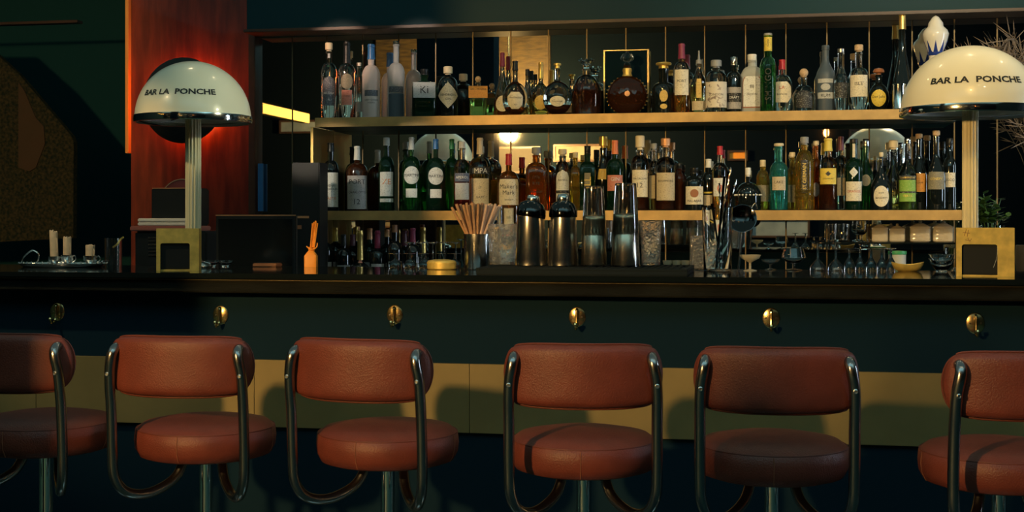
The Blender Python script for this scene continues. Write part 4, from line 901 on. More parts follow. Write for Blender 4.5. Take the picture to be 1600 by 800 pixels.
# shakers
def shaker(px, top, wtop, wbot, tilt, lab):
    Y = 4.26; X, Z, _ = W(px, 0, Y); k = Z/F
    t = thing('cocktail_shaker', lab, 'cocktail shaker', (X, Y, ZM), math.atan2(-X, Y), 'steel cocktail shakers')
    hb = (415.5-338)*k; rb = wbot/2*k; rt = wtop/2*k
    obj('tin', lathe([(0, 0), (rb*.93, 0), (rb, .002), (rb*.985, hb*.14), (rb*1.0, hb*.15), (rt, hb)], 48), 'steel', t, ang=60)
    r2 = rt*1.10; hd = 24*k
    P = [(rt*.9, hb-.004), (r2*1.0, hb-.003), (r2*1.02, hb+.006), (r2*.98, hb+hd*.45), (r2*.78, hb+hd*.8), (r2*.45, hb+hd), (0, hb+hd)]
    hx = (338-top)*k-hd
    M = Matrix.Translation((0, 0, hb)) @ Matrix.Rotation(R(tilt), 4, 'Y') @ Matrix.Translation((0, 0, -hb))
    st = obj('strainer_top', lathe(P, 40, M=M), 'black_chrome', t, ang=60)
    obj('cap', lathe([(r2*.40, hb+hd*.9), (r2*.46, hb+hd), (r2*.44, hb+hd+hx*.6), (r2*.36, hb+hd+hx*.92), (r2*.2, hb+hd+hx), (0, hb+hd+hx)], 32, M=M), 'steel', t, ang=60)
    return t
mat('black_chrome', (.06, .06, .06), .10, metal=1)
shaker(829, 305, 42, 50, 9, 'steel cocktail shaker with a tilted dark dome top, left of the pair')
shaker(880, 303, 40, 48, 0, 'steel cocktail shaker with an upright dark dome top, right of the pair')
# stacked tumblers
for px, top, wd, lb in ((928, 292, 42, 'two tall tumblers stacked upside down right of the shakers, shorter stack'), (977.5, 287, 46, 'two tall tumblers stacked upside down, taller rightmost stack')):
    Y = 4.24; X, Z, _ = W(px, 0, Y); k = Z/F; h = (417-top)*k; r = wd/2*k
    for q in (0, 1):
        hh = h*.60; zo = 0 if q == 0 else h-hh
        rr = r*(1 if q == 0 else .93)
        t = thing('tumbler', ('lower' if q == 0 else 'upper')+' glass of the '+('shorter' if px < 950 else 'taller')+' upturned tumbler stack right of the shakers', 'glass', (X, Y, ZM+zo), 0, 'stacked tall tumblers')
        P = [(rr-.003, 0), (rr, 0), (rr*.80, hh*.985), (rr*.76, hh), (0, hh), (0, hh-.02), (rr*.74, hh-.02), (rr-.003, .001)]
        if q == 1: P = [(rr-.003, 0), (rr, 0), (rr*.78, hh*.985), (rr*.74, hh), (0, hh), (0, hh-.006), (rr*.72, hh-.008), (rr-.003, .001)]
        obj('glass_body', lathe(P, 20, closed=False), 'clear_warm', t, ang=20)
# metal tins inside the stacks give their golden gleam
    bm = lathe([(r*.86, .004), (r*.865, .006), (r*.72, h*.62), (r*.68, h*.63), (0, h*.63)], 40, closed=False)
    t = thing('mixing_tin', 'steel mixing tin nested under the '+('shorter' if px < 950 else 'taller')+' upturned tumblers', 'mixing tin', (X, Y, ZM), 0, 'nested mixing tins')
    obj('tin', bm, 'steel', t)
# straws in a steel tin
X, Y, Z = on_bar(746, 421); k = Z/F
t = thing('straw_tin', 'steel tin holding the fan of paper straws', 'tin', (X, Y, ZBAR))
r = 21*k; h = 54*k
obj('tin', lathe([(0, 0), (r*.95, 0), (r, .003), (r, h), (r*.95, h), (r*.93, .004), (0, .004)], 40), 'steel', t)
obj('tin_rim', lathe([(r*.97, h-.003), (r*1.05, h-.001), (r*1.05, h+.003), (r*.97, h+.004)], 40), 'steel', t)
rnd = random.Random(3); pts = []
for i in range(40):
    u_ = (i+.5)/40; a = i*2.399; q = math.sqrt(u_)
    pts.append((q*math.cos(a), q*math.sin(a)))
for i, (a, b) in enumerate(pts):
    top = (a*42*k+rnd.uniform(-.002, .002), b*30*k, (421-317+rnd.uniform(-3, 1))*k-abs(a)*4*k)
    bot = (a*r*.78, b*r*.78, .008)
    mid = tuple(bot[j]+(top[j]-bot[j])*.5 for j in range(3))
    bm = bmesh.new(); rim_ = (a*r*.82, b*r*.82, h); tube(bm, [bot, rim_, top], .0044, 8, cap=True)
    o = obj('paper_straw', bm, 'straw_pale' if a > .25 else 'straw'); o.location = (X, Y, ZBAR)
    tag(o, 'brown paper straw standing in the steel tin left of the shakers', 'straw', 'paper straws fanned in the steel tin')
# cut mixing glass behind the straws
X, Y, Z = on_bar(792, 416); k = Z/F
gl('mixing_glass', 'cut crystal mixing glass between the straw tin and the left shaker', 'glass', X_(786, 4.35), 4.35, ZM, 'tumbler', 23*k*.93, 58*k, 'crystal')
t = gl('carafe', 'tall clear cylinder glass behind the straws and the cut mixing glass', 'glass', X_(795, YB-.055), YB-.055, ZBAR, 'tumbler', .042, .215, 'clear')
# cylinder jar with bar spoons
X, Y, Z = on_bar(1121, 424); k = Z/F
t = gl('spoon_jar', 'tall clear cylinder jar full of bar spoons and tongs', 'jar', X, Y, ZBAR, 'tumbler', 24*k, 100*k, 'clear')
rnd = random.Random(5)
for i, (tx, ty, bx_, m_, hook, lb) in enumerate(((1142, 262, 1112, 'steel', 0, 'twisted steel bar spoon leaning right, tallest in the jar'), (1132, 276, 1118, 'black_chrome', 1, 'dark tongs standing in the spoon jar'),
        (1150, 280, 1108, 'steel', 0, 'steel bar spoon leaning far right in the jar'), (1124, 286, 1128, 'steel', 0, 'nearly upright twisted bar spoon in the jar'),
        (1112, 318, 1130, 'black_chrome', 1, 'short dark muddler in the spoon jar'), (1146, 290, 1120, 'black_chrome', 0, 'dark bar spoon in front of the others in the jar'), (1137, 268, 1126, 'black_chrome', 1, 'flat dark tweezers behind the bar spoons'))):
    dy = (-1)**i*.006*(i % 3)
    p0 = Vector(((bx_-1121)*k*.75, dy, .014)); p1 = Vector(((tx-1121)*k, dy*2+.004*i-.010, (424-ty)*k))
    bm = bmesh.new(); n = 60; d = (p1-p0)
    if hook: tube(bm, [p0, p0+d*.5, p1], lambda u: .0045 if u > .9 else .0034, 8)
    else:
        P = [p0+d*(j/n)+Vector((math.cos(j*1.1)*.0010, math.sin(j*1.1)*.0010, 0)) for j in range(n+1)]
        tube(bm, P, .0026, 7)
    o = obj('bar_spoon' if not hook else 'bar_tongs', bm, m_); o.location = (X, Y, ZBAR); tag(o, lb, 'bar tool', 'bar tools standing in the glass jar')
# crystal square glass behind the jar
X, Y, Z = on_bar(1101, 421); k = Z/F
t = thing('ice_glass', 'square frosted crystal vessel left of and behind the spoon jar', 'glass', (X_(1102, YB-.06), YB-.06, ZBAR), .1)
r = 24*k
obj('glass_body', lathe([(0, 0), (r, 0, .95), (r, 53*k, .95), (r*.9, 53*k, .95), (r*.88, .008, .95), (0, .008)], 40), 'crystal', t)
# strainer and jigger leaning behind it
X, Y, Z = on_bar(1158, 420); k = Z/F
t = thing('julep_strainer', 'round steel strainer leaning behind the spoon jar', 'strainer', (X_(1160, YB-.05), YB-.05, ZBAR))
Mx = Matrix.Translation((0, 0, 78*k)) @ Matrix.Rotation(PI/2-.25, 4, 'X')
obj('bowl', lathe([(0, -.012), (.03, -.008), (.046, .004), (.048, .006), (.044, .006), (.028, -.005), (0, -.009)], 32, M=Mx), 'black_chrome', t)
bm = bmesh.new(); tube(bm, [(0, .012, 78*k-.045), (-.01, .02, .03), (-.014, .024, .002)], .004, 8); tube(bm, [(.03, 0, 78*k+.035), (.042, 0, 78*k+.052), (.050, 0, 78*k+.035)], .002, 6, smooth=4)
obj('handle', bm, 'steel', t)
# small cut coasters or dishes between
xs = [1043, 1057, 1071]
for i, px in enumerate(xs):
    X, Y, Z = on_bar(px, 418); 
    gl('cut_glass_dish', ('left', 'middle', 'right')[i]+' one of three low cut glass dishes between tumblers and spoon jar', 'dish', X_(px, YB-.05), YB-.05, ZBAR+.0, 'bowl', .017, .030, 'jar_glass', 'low cut glass dishes')
# cut crystal decanter-like glass right of the tumblers
X, Y, Z = on_bar(1016, 416); k = Z/F
gl('mixing_glass', 'diamond cut mixing glass just right of the taller tumbler stack', 'glass', X_(1017, 4.38), 4.38, ZM, 'tumbler', 15*k, 62*k, 'crystal')
# gold bowls
def gold_dish(px, py, w_, h_, lab):
    X, Y, Z = on_bar(px, py); k = Z/F
    t = thing('gold_dish', lab, 'dish', (X, Y, ZBAR))
    a = w_/2*k; bm = bmesh.new(); n = 28; H = h_*k
    # boat shaped dish: rim rises at both ends
    rings = []
    for kk, (rs, zz) in enumerate(((.55, 0), (.80, .25), (.96, .75), (1.0, 1.0), (.95, 1.0), (.86, .55), (.5, .18))):
        rings.append([bm.verts.new((a*rs*math.cos(2*PI*i/n), a*.62*rs*math.sin(2*PI*i/n), H*zz*(.72+.28*abs(math.cos(2*PI*i/n))**2 if zz > .5 else 1))) for i in range(n)])
    for A_, B_ in zip(rings, rings[1:]):
        for i in range(n): bm.faces.new((A_[i], A_[(i+1) % n], B_[(i+1) % n], B_[i]))
    bm.faces.new(rings[0][::-1]); bm.faces.new(rings[-1])
    obj('dish_body', bm, 'old_gold', t, ang=60)
    obj('foot', lathe([(a*.5, -.0), (a*.5, .002), (0, .002)], 24, fy=.6), 'old_gold', t)
    return t
X, Y, Z = on_bar(690, 421); k = Z/F
t = thing('gold_tin', 'low oval golden tin with a slightly domed lid before the stemmed glasses', 'tin', (X, Y, ZBAR))
obj('tin_body', lathe([(0, 0), (21*k, 0), (23*k, .003), (23*k, 9*k), (22*k, 9.5*k)], 40, fy=.7), 'old_gold', t)
obj('lid', lathe([(23.3*k, 9*k), (23.5*k, 11*k), (21*k, 14*k), (12*k, 15.5*k), (0, 16*k)], 40, fy=.7), 'old_gold', t)
gold_dish(1418, 424, 50, 15, 'boat-shaped golden dish right of the upturned glasses')
# gold napkin holders
def holder(px0, px1, pyt, pyb, ix0, ix1, iy, lab, text):
    X, Y, Z = on_bar((px0+px1)/2, pyb); k = Z/F; w_ = (px1-px0)*k; h = (pyb-pyt)*k
    t = thing('napkin_holder', lab, 'napkin holder', (X, Y+.005, ZBAR), math.atan2(-X, Y)*.75)
    a0, a1 = -w_/2+(ix0-px0)*k, -w_/2+(ix1-px0)*k; zi = (pyb-iy)*k
    bm = bmesh.new(); n = 6; rr = .007
    arc = [(a1-rr+rr*math.cos(q), zi-rr+rr*math.sin(q)) for q in [PI/2*i/n for i in range(n+1)]]
    arcl = [(a0+rr-rr*math.sin(q), zi-rr+rr*math.cos(q)) for q in [PI/2*i/n for i in range(n+1)]]
    pts = [(-w_/2, 0), (-w_/2, h), (w_/2, h), (w_/2, 0), (a1, 0)]+arc+arcl+[(a0, 0)]
    prism(bm, pts, -.0, .006)
    obj('front_plate', bm, 'old_gold', t, ang=30)
    bm = bmesh.new(); box(bm, -w_/2, -w_/2+.004, .006, .09, 0, h); box(bm, w_/2-.004, w_/2, .006, .09, 0, h); box(bm, -w_/2+.004, w_/2-.004, .084, .09, 0, h); box(bm, -w_/2+.004, w_/2-.004, .006, .084, 0, .004)
    obj('box_body', bm, 'old_gold', t, smooth=False)
    obj('napkin_stack', bx(-w_/2+.007, w_/2-.007, .010, .080, .004, zi+.012, bev=.003), 'black_cap', t)
    return t, w_, h
holder(244, 309, 357, 423, 250, 295, 380, 'golden napkin holder with black napkins before the left lamp pole', None)
t, w_, h = holder(1497, 1583, 356, 432, 1505, 1558, 382, 'golden napkin holder with a scratched black front at the right edge', None)
bm = bmesh.new()
for P in (((0, 0), (.006, .020)), ((.008, -.002), (.012, .018)), ((-.004, .010), (.016, .008)), ((.010, -.006), (.016, -.018), (.020, -.008)), ((.003, -.012), (.018, -.014))):
    tube(bm, [(x-w_/2+.022, -.0008, z+h-.024) for x, z in P], .0007, 5)
obj('engraving', bm, 'wood_cap', t)
bm = bmesh.new(); tube(bm, [(-.002+w_*.22, .0085, h*.62), (w_*.20, .0085, h*.4), (w_*.14, .0085, h*.18)], .0006, 5, smooth=4)
# menu leaflets folded: light marks
obj('scratch', bm, 'p_silver', t)
# candle tray
X0, Y0, Z0 = on_bar(84, 421); kc = Z0/F
xc, yc, _ = on_bar(95, 421)
t = thing('silver_tray', 'ornate silver tray with curled handles under the three candles', 'tray', (X_(97, YB-.22), YB-.22, ZBAR))
ra = 74*kc
obj('tray_plate', lathe([(0, .004), (ra*.9, .004), (ra, .012), (ra*1.01, .014), (ra, .010), (ra*.9, 0), (0, 0)], 48, fy=.55), 'silver', t)
bm = bmesh.new()
for i in range(40):
    a = 2*PI*i/40; lathe([(0, -.004), (.004, 0), (0, .004)], 7, bm=bm, M=Matrix.Translation((ra*math.cos(a), ra*.55*math.sin(a), .014)))
obj('beaded_rim', bm, 'silver', t)
for s, nm in ((-1, 'handle'), (1, 'handle')):
    bm = bmesh.new(); P = [(s*ra*.92, -.02, .012), (s*(ra*.86), -.02, .035), (s*ra*.66, -.02, .058), (s*ra*.50, -.02, .045), (s*ra*.52, -.02, .020)] if s < 0 else [(s*ra, -.02, .012), (s*ra*1.04, -.02, .022), (s*ra*1.04, .02, .022), (s*ra, .02, .012)]
    tube(bm, P, .0028, 8, smooth=6); obj(nm, bm, 'silver', t)
for px, wd, top, bot, tilt, lb in ((85, 12.5, 361, 403, -2, 'tallest leaning cream candle, left of the three on the silver tray'), (105, 12.5, 371, 401, 0, 'cream candle with a ragged top, middle of the three on the silver tray'), (141, 14.5, 383, 402, 0, 'short thick candle stub, right of the three on the silver tray')):
    Y = YB-.22; X, Z, _ = W(px, 0, Y); k = Z/F
    zb = EYE-(bot-HOR)*k; r = wd/2*k
    t = thing('candle_holder', 'small silver candle cup under the '+lb.split(',')[0], 'candle holder', (X, Y, ZBAR+.004), 0, 'silver candle cups')
    hb = zb-ZBAR-.004
    obj('cup', lathe([(0, 0), (r*1.7, 0), (r*1.6, .004), (r*.8, .008), (r*1.0, .014), (r*1.45, hb*.7), (r*1.5, hb+.006), (r*1.35, hb+.006), (r*1.2, hb*.8), (0, hb*.75)], 24), 'silver', t)
    bm = bmesh.new(); tube(bm, [(r*1.4, 0, hb*.4), (r*2.3, 0, hb*.7), (r*2.0, 0, hb+.004), (r*1.4, 0, hb)], .0018, 6, smooth=4); obj('handle', bm, 'silver', t)
    t = thing('candle', lb, 'candle', (X, Y, zb-hb*.2), 0, 'candles on the silver tray'); t.rotation_euler = (0, R(tilt), 0)
    hc = (bot-top)*k+hb*.2
    rnd = random.Random(px); bm = lathe([(0, 0), (r, 0), (r*.98, hc*.5), (r*1.0, hc*.96), (r*.85, hc), (0, hc*.97)], 20)
    for v in bm.verts:
        if v.co.z > hc*.9: v.co.z += rnd.uniform(-.004, .004)+(-v.co.x*.35 if wd < 13 and tilt else 0)
    obj('wax', bm, 'wax', t)
    bm = bmesh.new(); tube(bm, [(0, 0, hc*.95), (.001, 0, hc+.004)], .001, 5); obj('wick', bm, 'ink', t)
    bm = bmesh.new(); tube(bm, [(r*.95, -r*.3, hc*.75), (r*1.08, -r*.3, hc*.5), (r*1.02, -r*.3, hc*.25)], lambda u: .0028*(1-.4*u), 6, smooth=3); obj('wax_drip', bm, 'wax', t)
# pos monitor (seen from behind) and the dark cabinet next to it
Yp = 5.0
X, Z, _ = W(397, 0, Yp); k = Z/F
t = thing('till_monitor', 'black till screen with a thin bronze top edge left of the wine bottles', 'monitor', (X, Yp, ZBC-.12), R(6))
w2 = 66*k; zt = EYE+(HOR-335)*k-(ZBC-.12)
obj('housing', bx(-w2*.93, w2, 0, .035, .10, zt, bev=.006), 'plastic_black', t)
obj('screen', bx(-w2*.86, w2*.92, -.002, .001, .125, zt-.018), 'screen', t)
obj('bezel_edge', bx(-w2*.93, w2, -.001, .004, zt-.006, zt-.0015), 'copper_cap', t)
bm = bx(-.05, .05, .02, .06, .0, .14, bev=.006); obj('stand', bm, 'plastic_black', t)
tag(obj('under_counter', bx(-3.4, -1.75, YB+.02, 5.6, ZBC-.17, ZBC-.12, bev=.003), 'black_lacquer'), 'low dark work surface behind the bar carrying the till', 'counter')
obj_w = tag(obj('under_cabinet', bx(-3.38, -1.77, YB+.06, 5.58, 0, ZBC-.17), 'black_lacquer'), 'dark cabinet under the work surface with the till', 'cabinet')
Yc = 5.72; xa, xb = X_(456, Yc), X_(499, Yc); zt = H_(478, 254, Yc)
t = thing('tall_unit', 'tall black machine housing left of the bottle shelves', 'appliance', ((xa+xb)/2, Yc, ZBC)); hw = (xb-xa)/2
obj('housing', bx(-hw, hw, 0, .12, 0, zt-ZBC, bev=.004), 'plastic_black', t)
obj('lit_strip', bx(-hw*.95, hw*.25, -.003, .001, H_(470, 341, Yc)-ZBC, H_(470, 337.5, Yc)-ZBC), 'copper_cap', t)  # copper colour stands in for a lit orange strip
obj('badge', bx(-hw*.98, -hw*.3, -.003, .001, H_(470, 358, Yc)-ZBC, H_(470, 352, Yc)-ZBC), 'wood_cap', t)
# blue strip seen in the mirror panel
xa, xb = X_(404, YM-.02), X_(412, YM-.02)
tag(obj('blue_card', bx(xa, xb, YM-.03, YM-.02, H_(408, 330, YM), H_(408, 256, YM)), 'blue_strip'), 'narrow blue card standing at the left edge of the first mirror panel', 'card')
# orange bundle of stirrers in a small bottle
X, Y, Z = on_bar(486, 416); k = Z/F; Y = YB-.04; X, Z, _ = W(486, 0, Y); k = Z/F
t = thing('stirrer_bottle', 'small orange-lit square bottle with ribbon, left of the wine bottles on the bar', 'bottle', (X, Y, ZBAR), .2)
obj('glass_body', lathe([(0, 0), (10*k, 0, .8), (10*k, 17*k, .8), (6*k, 23*k, .3), (4*k, 25*k), (4*k, 30*k), (4.5*k, 31*k)], 24), 'orange_mat', t)
bm = bmesh.new(); tube(bm, [(-7*k, 0, 32*k), (-2*k, -3*k, 28*k), (4*k, -4*k, 27*k), (9*k, -2*k, 31*k), (10*k, 0, 37*k)], .0022, 6, smooth=4); obj('ribbon', bm, 'orange_mat', t)
for i in range(5):
    bm = bmesh.new(); tube(bm, [((i-2)*1.2*k, (i % 2)*2*k, 10*k), (((i-2)*1.8+5+2)*k, (i % 3-1)*2*k, (72-abs(i-2)*2)*k)], .0028, 6)
    o = obj('stirrer', bm, 'orange_mat'); o.location = (X, Y, ZBAR); tag(o, 'thin orange wooden stirrer in the little ribboned bottle', 'stirrer', 'orange stirrers')
light('orange_spot', 'SPOT', (-3.2, 3.2, 2.6), 25, (1, .45, .06), (X, Y, ZBAR+.08), spot_size=R(7), spot_blend=.4, shadow_soft_size=.02)  # unseen fill spot aimed at the stirrer bottle
# black machine with towel, tray and badge left of the lamp
Y = 5.15; X, Z, _ = W(262, 0, Y); k = Z/F; zw = ZBC-.12
def zz(py): return EYE+(HOR-py)*k
def xx(px): return (px-262)*k
t = thing('coffee_machine', 'black bar machine with side vents behind the left lamp pole', 'machine', (X, Y, zw), R(4))
obj('housing', bx(xx(205), xx(322), .02, .30, 0, zz(361)-zw, bev=.008), 'plastic_black', t)
bm = bmesh.new()
for i in range(6): box(bm, xx(228), xx(250), .016, .021, zz(400-i*5.5)-zw, zz(398-i*5.5)-zw)
obj('vents', bm, 'tube_steel', t, smooth=False)
obj('top_tray', bx(xx(200), xx(300), .0, .24, zz(361)-zw, zz(353)-zw, bev=.004), 'tray_pink', t)
tb = thing('menu_box', 'dark upright box with a thin copper top edge behind the left lamp pole', 'box', (X, Y, zz(353)), R(4))
obj('box_body', bx(xx(226), xx(300), .06, .22, 0, zz(293)-zz(353), bev=.006), 'black_cap', tb)
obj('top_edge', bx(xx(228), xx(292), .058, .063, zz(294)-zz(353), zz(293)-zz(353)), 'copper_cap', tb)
t = thing('folded_towel', 'folded cream towel lying on the tray left of the lamp pole', 'towel', (X, Y, zz(352.6)), R(4))
bm = bmesh.new(); n = 22; k2 = []
for j, zt_ in enumerate((0, .35, .5, 1.0)):
    k2.append(zt_)
for lay in (0, 1):
    z_a, z_b = lay*6*k, (lay+1)*6*k
    box(bm, xx(212), xx(294), .005, .052, z_a, z_b-.0008, bev=.0035)
rnd = random.Random(2)
for v in bm.verts: v.co.z += .0012*math.sin(v.co.x*60)+.0006
obj('towel_fold', bm, 'cloth', t)
# round red badge plate, partly hidden by the box
t = thing('round_sign', 'dark red round plate lettered DERBY half hidden by the dark box', 'sign', (X+xx(247), Y+.235, zz(353)), R(4))
rp = 40*k; Mt = Matrix.Translation((0, 0, zz(316)-zz(353))) @ Matrix.Rotation(PI/2, 4, 'X')
obj('plate', lathe([(0, 0), (rp*.98, 0), (rp, .003), (rp*.94, .006), (0, .006)], 48, M=Mt), 'badge_red', t)
bm = bmesh.new(); tube(bm, [(rp*.96*math.cos(a), -.007, zz(316)-zz(353)+rp*.96*math.sin(a)) for a in [2*PI*i/48 for i in range(49)]], .0022, 6, cap=False); obj('plate_rim', bm, 'straw', t)
b2 = text_bm('DERBY', .05, 1.0, 0)
for v in b2.verts:
    a = PI-.10-v.co.x*6.2-.0; rr2 = rp*.84+v.co.z*.45
    v.co = (rr2*math.cos(a), -.0085, zz(316)-zz(353)+rr2*math.sin(a))
obj('lettering', b2, 'straw', t, smooth=False)
# small cups by the machine
Y = 5.0; X, Z, _ = W(177, 0, Y); k = Z/F
gl('water_glass', 'small clear glass with a lemon twist left of the black machine', 'glass', X, Y, ZBC-.12+.0, 'tumbler', .035, EYE-(372-HOR)*k-(ZBC-.12), 'clear')
bm = bmesh.new(); tube(bm, [(-.01, 0, 0), (.012, -.01, .012), (.02, 0, .03), (.034, .0, .04)], .0035, 6, smooth=5)
o = obj('lemon_twist', bm, 'gold_ink'); o.location = (X+.025, Y-.03, EYE-(386-HOR)*k); tag(o, 'curled yellow lemon twist on the rim of the small glass at left', 'garnish')
# coupes right of the left holder
for px, py, lb in ((331, 419, 'shallow glass dish lying just right of the left napkin holder'), (352, 418, 'shallow stemmed dish further right of the left napkin holder')):
    X, Y, Z = on_bar(px, py); gl('glass_dish', lb, 'dish', X_(px, YB-.06), min(YB-.06, 9), ZBAR, 'bowl', .030, .022, 'clear', 'shallow glass dishes')
X, Y, Z = on_bar(418, 418)
t = thing('coin_tray', 'low copper-edged tray before the till screen', 'tray', (X_(418, YB-.06), YB-.06, ZBAR)); obj('tray_body', bx(-.045, .045, -.03, .03, 0, .013, bev=.003), 'wood_cap', t); obj('tray_inset', bx(-.038, .038, -.023, .023, .013, .0145), 'black_cap', t)

# ---------------------------------------------------------------- glassware left of the straws
def ups(px, top, wd, Y, zbase, kind, name, lb, grp, m='clear'):
    X, Z, _ = W(px, 0, Y); k = Z/F; h = EYE+(HOR-top)*k-zbase
    return gl(name, lb, 'glass', X, Y, zbase, kind, wd/2*k, h, m, grp)
for i, px in enumerate((618, 641, 664, 687, 710)):
    ups(px, 396, 20, YB-.035, ZBAR, 'upflute', 'stemmed_glass', ['leftmost', 'second from left', 'middle', 'fourth from left', 'rightmost'][i]+' of five short upturned stemmed glasses in front, left of the straws', 'upturned stemmed glasses, front row')
# tiered rack of upturned glasses on the work shelf behind
zr = ZBC+.0
for i, px in enumerate((640, 658, 676, 694, 712)):
    ups(px, 378, 15, 5.74, zr, 'upflute', 'stemmed_glass', ['leftmost', 'second from left', 'middle', 'fourth from left', 'rightmost'][i]+' of five taller upturned stemmed glasses in the back row', 'upturned stemmed glasses, back row')
# right side: upturned glasses
for i, px in enumerate((1327, 1344, 1361, 1378, 1392)):
    ups(px, 388, 15.5, YB-.035, ZBAR, 'upflute', 'champagne_glass', ['leftmost', 'second from left', 'middle', 'fourth from left', 'rightmost'][i]+' of five upturned glasses in a row left of the green-lidded tub', 'upturned glasses at the right')
for i, px in enumerate((1278, 1306)):
    ups(px, 379, 26, YB-.10, ZBAR, 'upcoupe', 'coupe_glass', ('left' if i == 0 else 'right')+' one of two taller upturned coupes right of the round glass bowl', 'pair of tall upturned coupes')
ups(1240, 388, 38, YB-.06, ZBAR, 'snifter', 'snifter_glass', 'round bulbous glass between the low coupes and tall upturned coupes', None, 'clear')
ups(1172, 398, 34, YB-.13, ZBAR, 'coupe', 'coupe_glass', 'low golden-lit stacked coupe right of the spoon jar', None, 'jar_glass')
ups(1204, 405, 30, YB-.05, ZBAR, 'coupe', 'coupe_glass', 'small low coupe between the golden coupe and the round glass', None, 'clear')
X, Z, _ = W(1402, 0, 5.75); k = Z/F
t = thing('tub', 'clear plastic tub with a green lid behind the golden boat dish', 'tub', (X, 5.75, ZBC)); zt = EYE+(HOR-396)*k-ZBC
obj('tub_body', lathe([(0, 0), (12.5*k, 0), (13.5*k, zt), (13*k, zt), (12*k, .004), (0, .004)], 28), 'frost_grey', t)
obj('lid', lathe([(14*k, zt-.004), (14.3*k, zt), (14*k, zt+.010), (0, zt+.012)], 28), 'green_cap', t)
# glass bowls by the right holder
X, Y, Z = on_bar(1470, 424); k = Z/F
for i, (z_, lb) in enumerate(((0, 'lower of two stacked clear glass bowls left of the right napkin holder'), (.014, 'upper of two stacked clear glass bowls left of the right napkin holder'))):
    gl('glass_bowl', lb, 'bowl', X_(1471, YB-.09), YB-.09, ZBAR+z_, 'bowl', 20*k, 20*k, 'clear', 'stacked glass bowls')
t = gl('paper_cup_glass', 'ribbed pale glass with upright white paper slips behind the stacked bowls', 'glass', X+.005, 5.2, 0, 'tumbler', .045, .02, 'clear') if False else None
# glass shelf with jars
Yj = 6.10; zj = H_(1420, 378.5, Yj-.12)
t = thing('glass_shelf', 'thin dark glass shelf carrying the lidded cut glass jars under the lower shelf', 'shelf', (0, 0, zj-.008))
obj('glass_board', bx(X_(1270, Yj), X_(1500, Yj), Yj-.13, YM-.004, 0, .008, bev=.001), 'bar_top', t)
bm = bmesh.new()
for px in (1275, 1495): box(bm, X_(px, Yj)-.006, X_(px, Yj)+.006, Yj-.05, YM-.004, -.02, 0)
obj('bracket', bm, 'brass', t)
for px, wd, top, lb in ((1375, 25, 346, 'first from left of the four lidded cut glass jars'), (1402, 24, 348, 'second from left of the four lidded cut glass jars'), (1438, 31, 343, 'third from left of the four lidded cut glass jars, wider'), (1474, 31, 343, 'fourth and rightmost lidded cut glass jar near the lamp pole')):
    X, Z, _ = W(px, 0, Yj); k = Z/F; H = EYE+(HOR-top)*k-zj; r = wd/2*k
    t = thing('lidded_jar', lb, 'jar', (X, Yj, zj), math.atan2(-X, Y), 'lidded cut glass jars')
    obj('jar_body', lathe([(0, 0), (r*.9, 0, .7), (r, .004, .7), (r, H*.62, .7), (r*.93, H*.63, .7), (r*.93, .006, .7), (0, .006)], 32), 'jar_glass', t)
    obj('lid', lathe([(r*1.02, H*.63, .7), (r*1.02, H*.68, .7), (r*.40, H*.82, .4), (r*.13, H*.86), (r*.20, H*.90), (r*.12, H*.96), (0, H*.97)], 32), 'jar_glass', t)
for px, wd, top, kd, m_, lb in ((1346, 20, 345, 'snifter', 'clear_warm', 'stemmed snifter left of the lidded jars on the thin shelf'), (1318, 19, 350, 'tumbler', 'clear', 'clear beaker left of the snifter on the thin shelf'), (1300, 15, 350, 'tumbler', 'clear_warm', 'warm-tinted beaker, leftmost on the thin shelf')):
    X, Z, _ = W(px, 0, Yj); k = Z/F
    gl('bar_glass', lb, 'glass', X, Yj, zj, kd, wd/2*k, EYE+(HOR-top)*k-zj, m_, 'glasses on the thin shelf')
# ---------------------------------------------------------------- plants at the right end
Yv = 5.72; X, Z, _ = W(1548, 0, Yv); k = Z/F
t = thing('plant_vase', 'clear glass vase with leafy green herbs at the right end of the back counter', 'potted herbs', (X, Yv, ZBC))
hv = EYE+(HOR-352)*k-ZBC
obj('vase', lathe([(0, 0), (.05, 0), (.055, hv), (.051, hv), (.047, .01), (0, .01)], 28), 'clear', t)
rnd = random.Random(11); bm = bmesh.new(); bl = bmesh.new()
def leaf(b, p, d, L_, w_, up):
    d = d.normalized(); s = d.cross(up).normalized(); n_ = s.cross(d)
    pts = [(0, 0), (.35, .5), (.7, .42), (1, 0)]
    a = [b.verts.new(p+d*L_*u+s*w_*v-n_*L_*.15*u*u) for u, v in pts]; c_ = [b.verts.new(p+d*L_*u-s*w_*v-n_*L_*.15*u*u) for u, v in pts[1:3]]
    m1 = b.verts.new(p+d*L_*.5-n_*.004)
    b.faces.new((a[0], a[1], m1)); b.faces.new((a[1], a[2], m1)); b.faces.new((a[2], a[3], m1)); b.faces.new((a[3], c_[1], m1)); b.faces.new((c_[1], c_[0], m1)); b.faces.new((c_[0], a[0], m1))
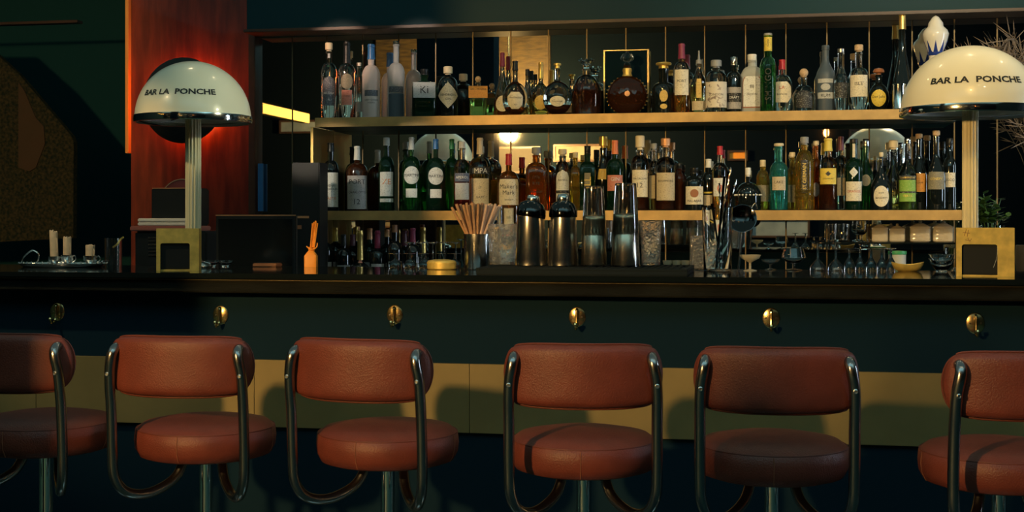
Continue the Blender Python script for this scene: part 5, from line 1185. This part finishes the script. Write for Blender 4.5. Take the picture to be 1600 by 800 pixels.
for i in range(16):
    a = rnd.uniform(0, 2*PI); rr = rnd.uniform(.02, .085); top = Vector((rr*math.cos(a), rr*math.sin(a), hv+rnd.uniform(.03, .13)))
    tube(bm, [(rr*.3*math.cos(a), rr*.3*math.sin(a), .02), (rr*.4*math.cos(a), rr*.4*math.sin(a), hv), top], .0018, 5, smooth=3)
    for q in range(12):
        u_ = rnd.uniform(.2, 1); p = Vector((rr*.4*math.cos(a), rr*.4*math.sin(a), hv)).lerp(top, u_)
        b = rnd.uniform(0, 2*PI); leaf(bl, p, Vector((math.cos(b), math.sin(b), rnd.uniform(-.2, .9))), rnd.uniform(.025, .045), rnd.uniform(.018, .03), Vector((0, 0, 1)))
obj('stems', bm, 'leaf', t); lf = obj('leaves', bl, 'leaf', t)
Yg = 6.10; X, Z, _ = W(1640, 0, Yg)
t = thing('dried_grass', 'tall dried feathery fronds spreading behind the right lamp pole', 'dried plant', (X, Yg, ZBC))
obj('pot', lathe([(0, 0), (.07, 0), (.09, .14), (.085, .20), (.078, .20), (.08, .14), (.06, .01), (0, .01)], 28), 'plaster', t)
bl = bmesh.new(); bm = bmesh.new()
for i in range(15):
    a = PI*(.52+.45*i/14)+rnd.uniform(-.1, .1) if i < 11 else rnd.uniform(0, PI*.5)
    Ls = rnd.uniform(.35, .52); an = Vector((math.cos(a)*.75, rnd.uniform(-.25, .12), .75+.25*math.sin(a)))
    p0 = Vector((0, 0, .18)); p1 = p0+Vector((an.x*.1, 0, .38+rnd.uniform(0, .2))); p2 = p1+an*Ls*.8; p3 = p2+Vector((an.x*.2, 0, -.05))
    P = smooth_path([p0, p1, p2, p3], 8); tube(bm, P, .0015, 5)
    for j in range(9, len(P)-1):
        d = (P[j+1]-P[j]).normalized()
        for q in range(4):
            sd = Vector((rnd.uniform(-1, 1), rnd.uniform(-.4, .4), rnd.uniform(-1, 1))).normalized()
            leaf(bl, P[j]+d*rnd.uniform(0, .02), d*.8+sd*.8, rnd.uniform(.06, .12), .0045, Vector((.1, 1, .1)))
obj('stalks', bm, 'dry_leaf', t); obj('fronds', bl, 'dry_leaf', t, smooth=False)
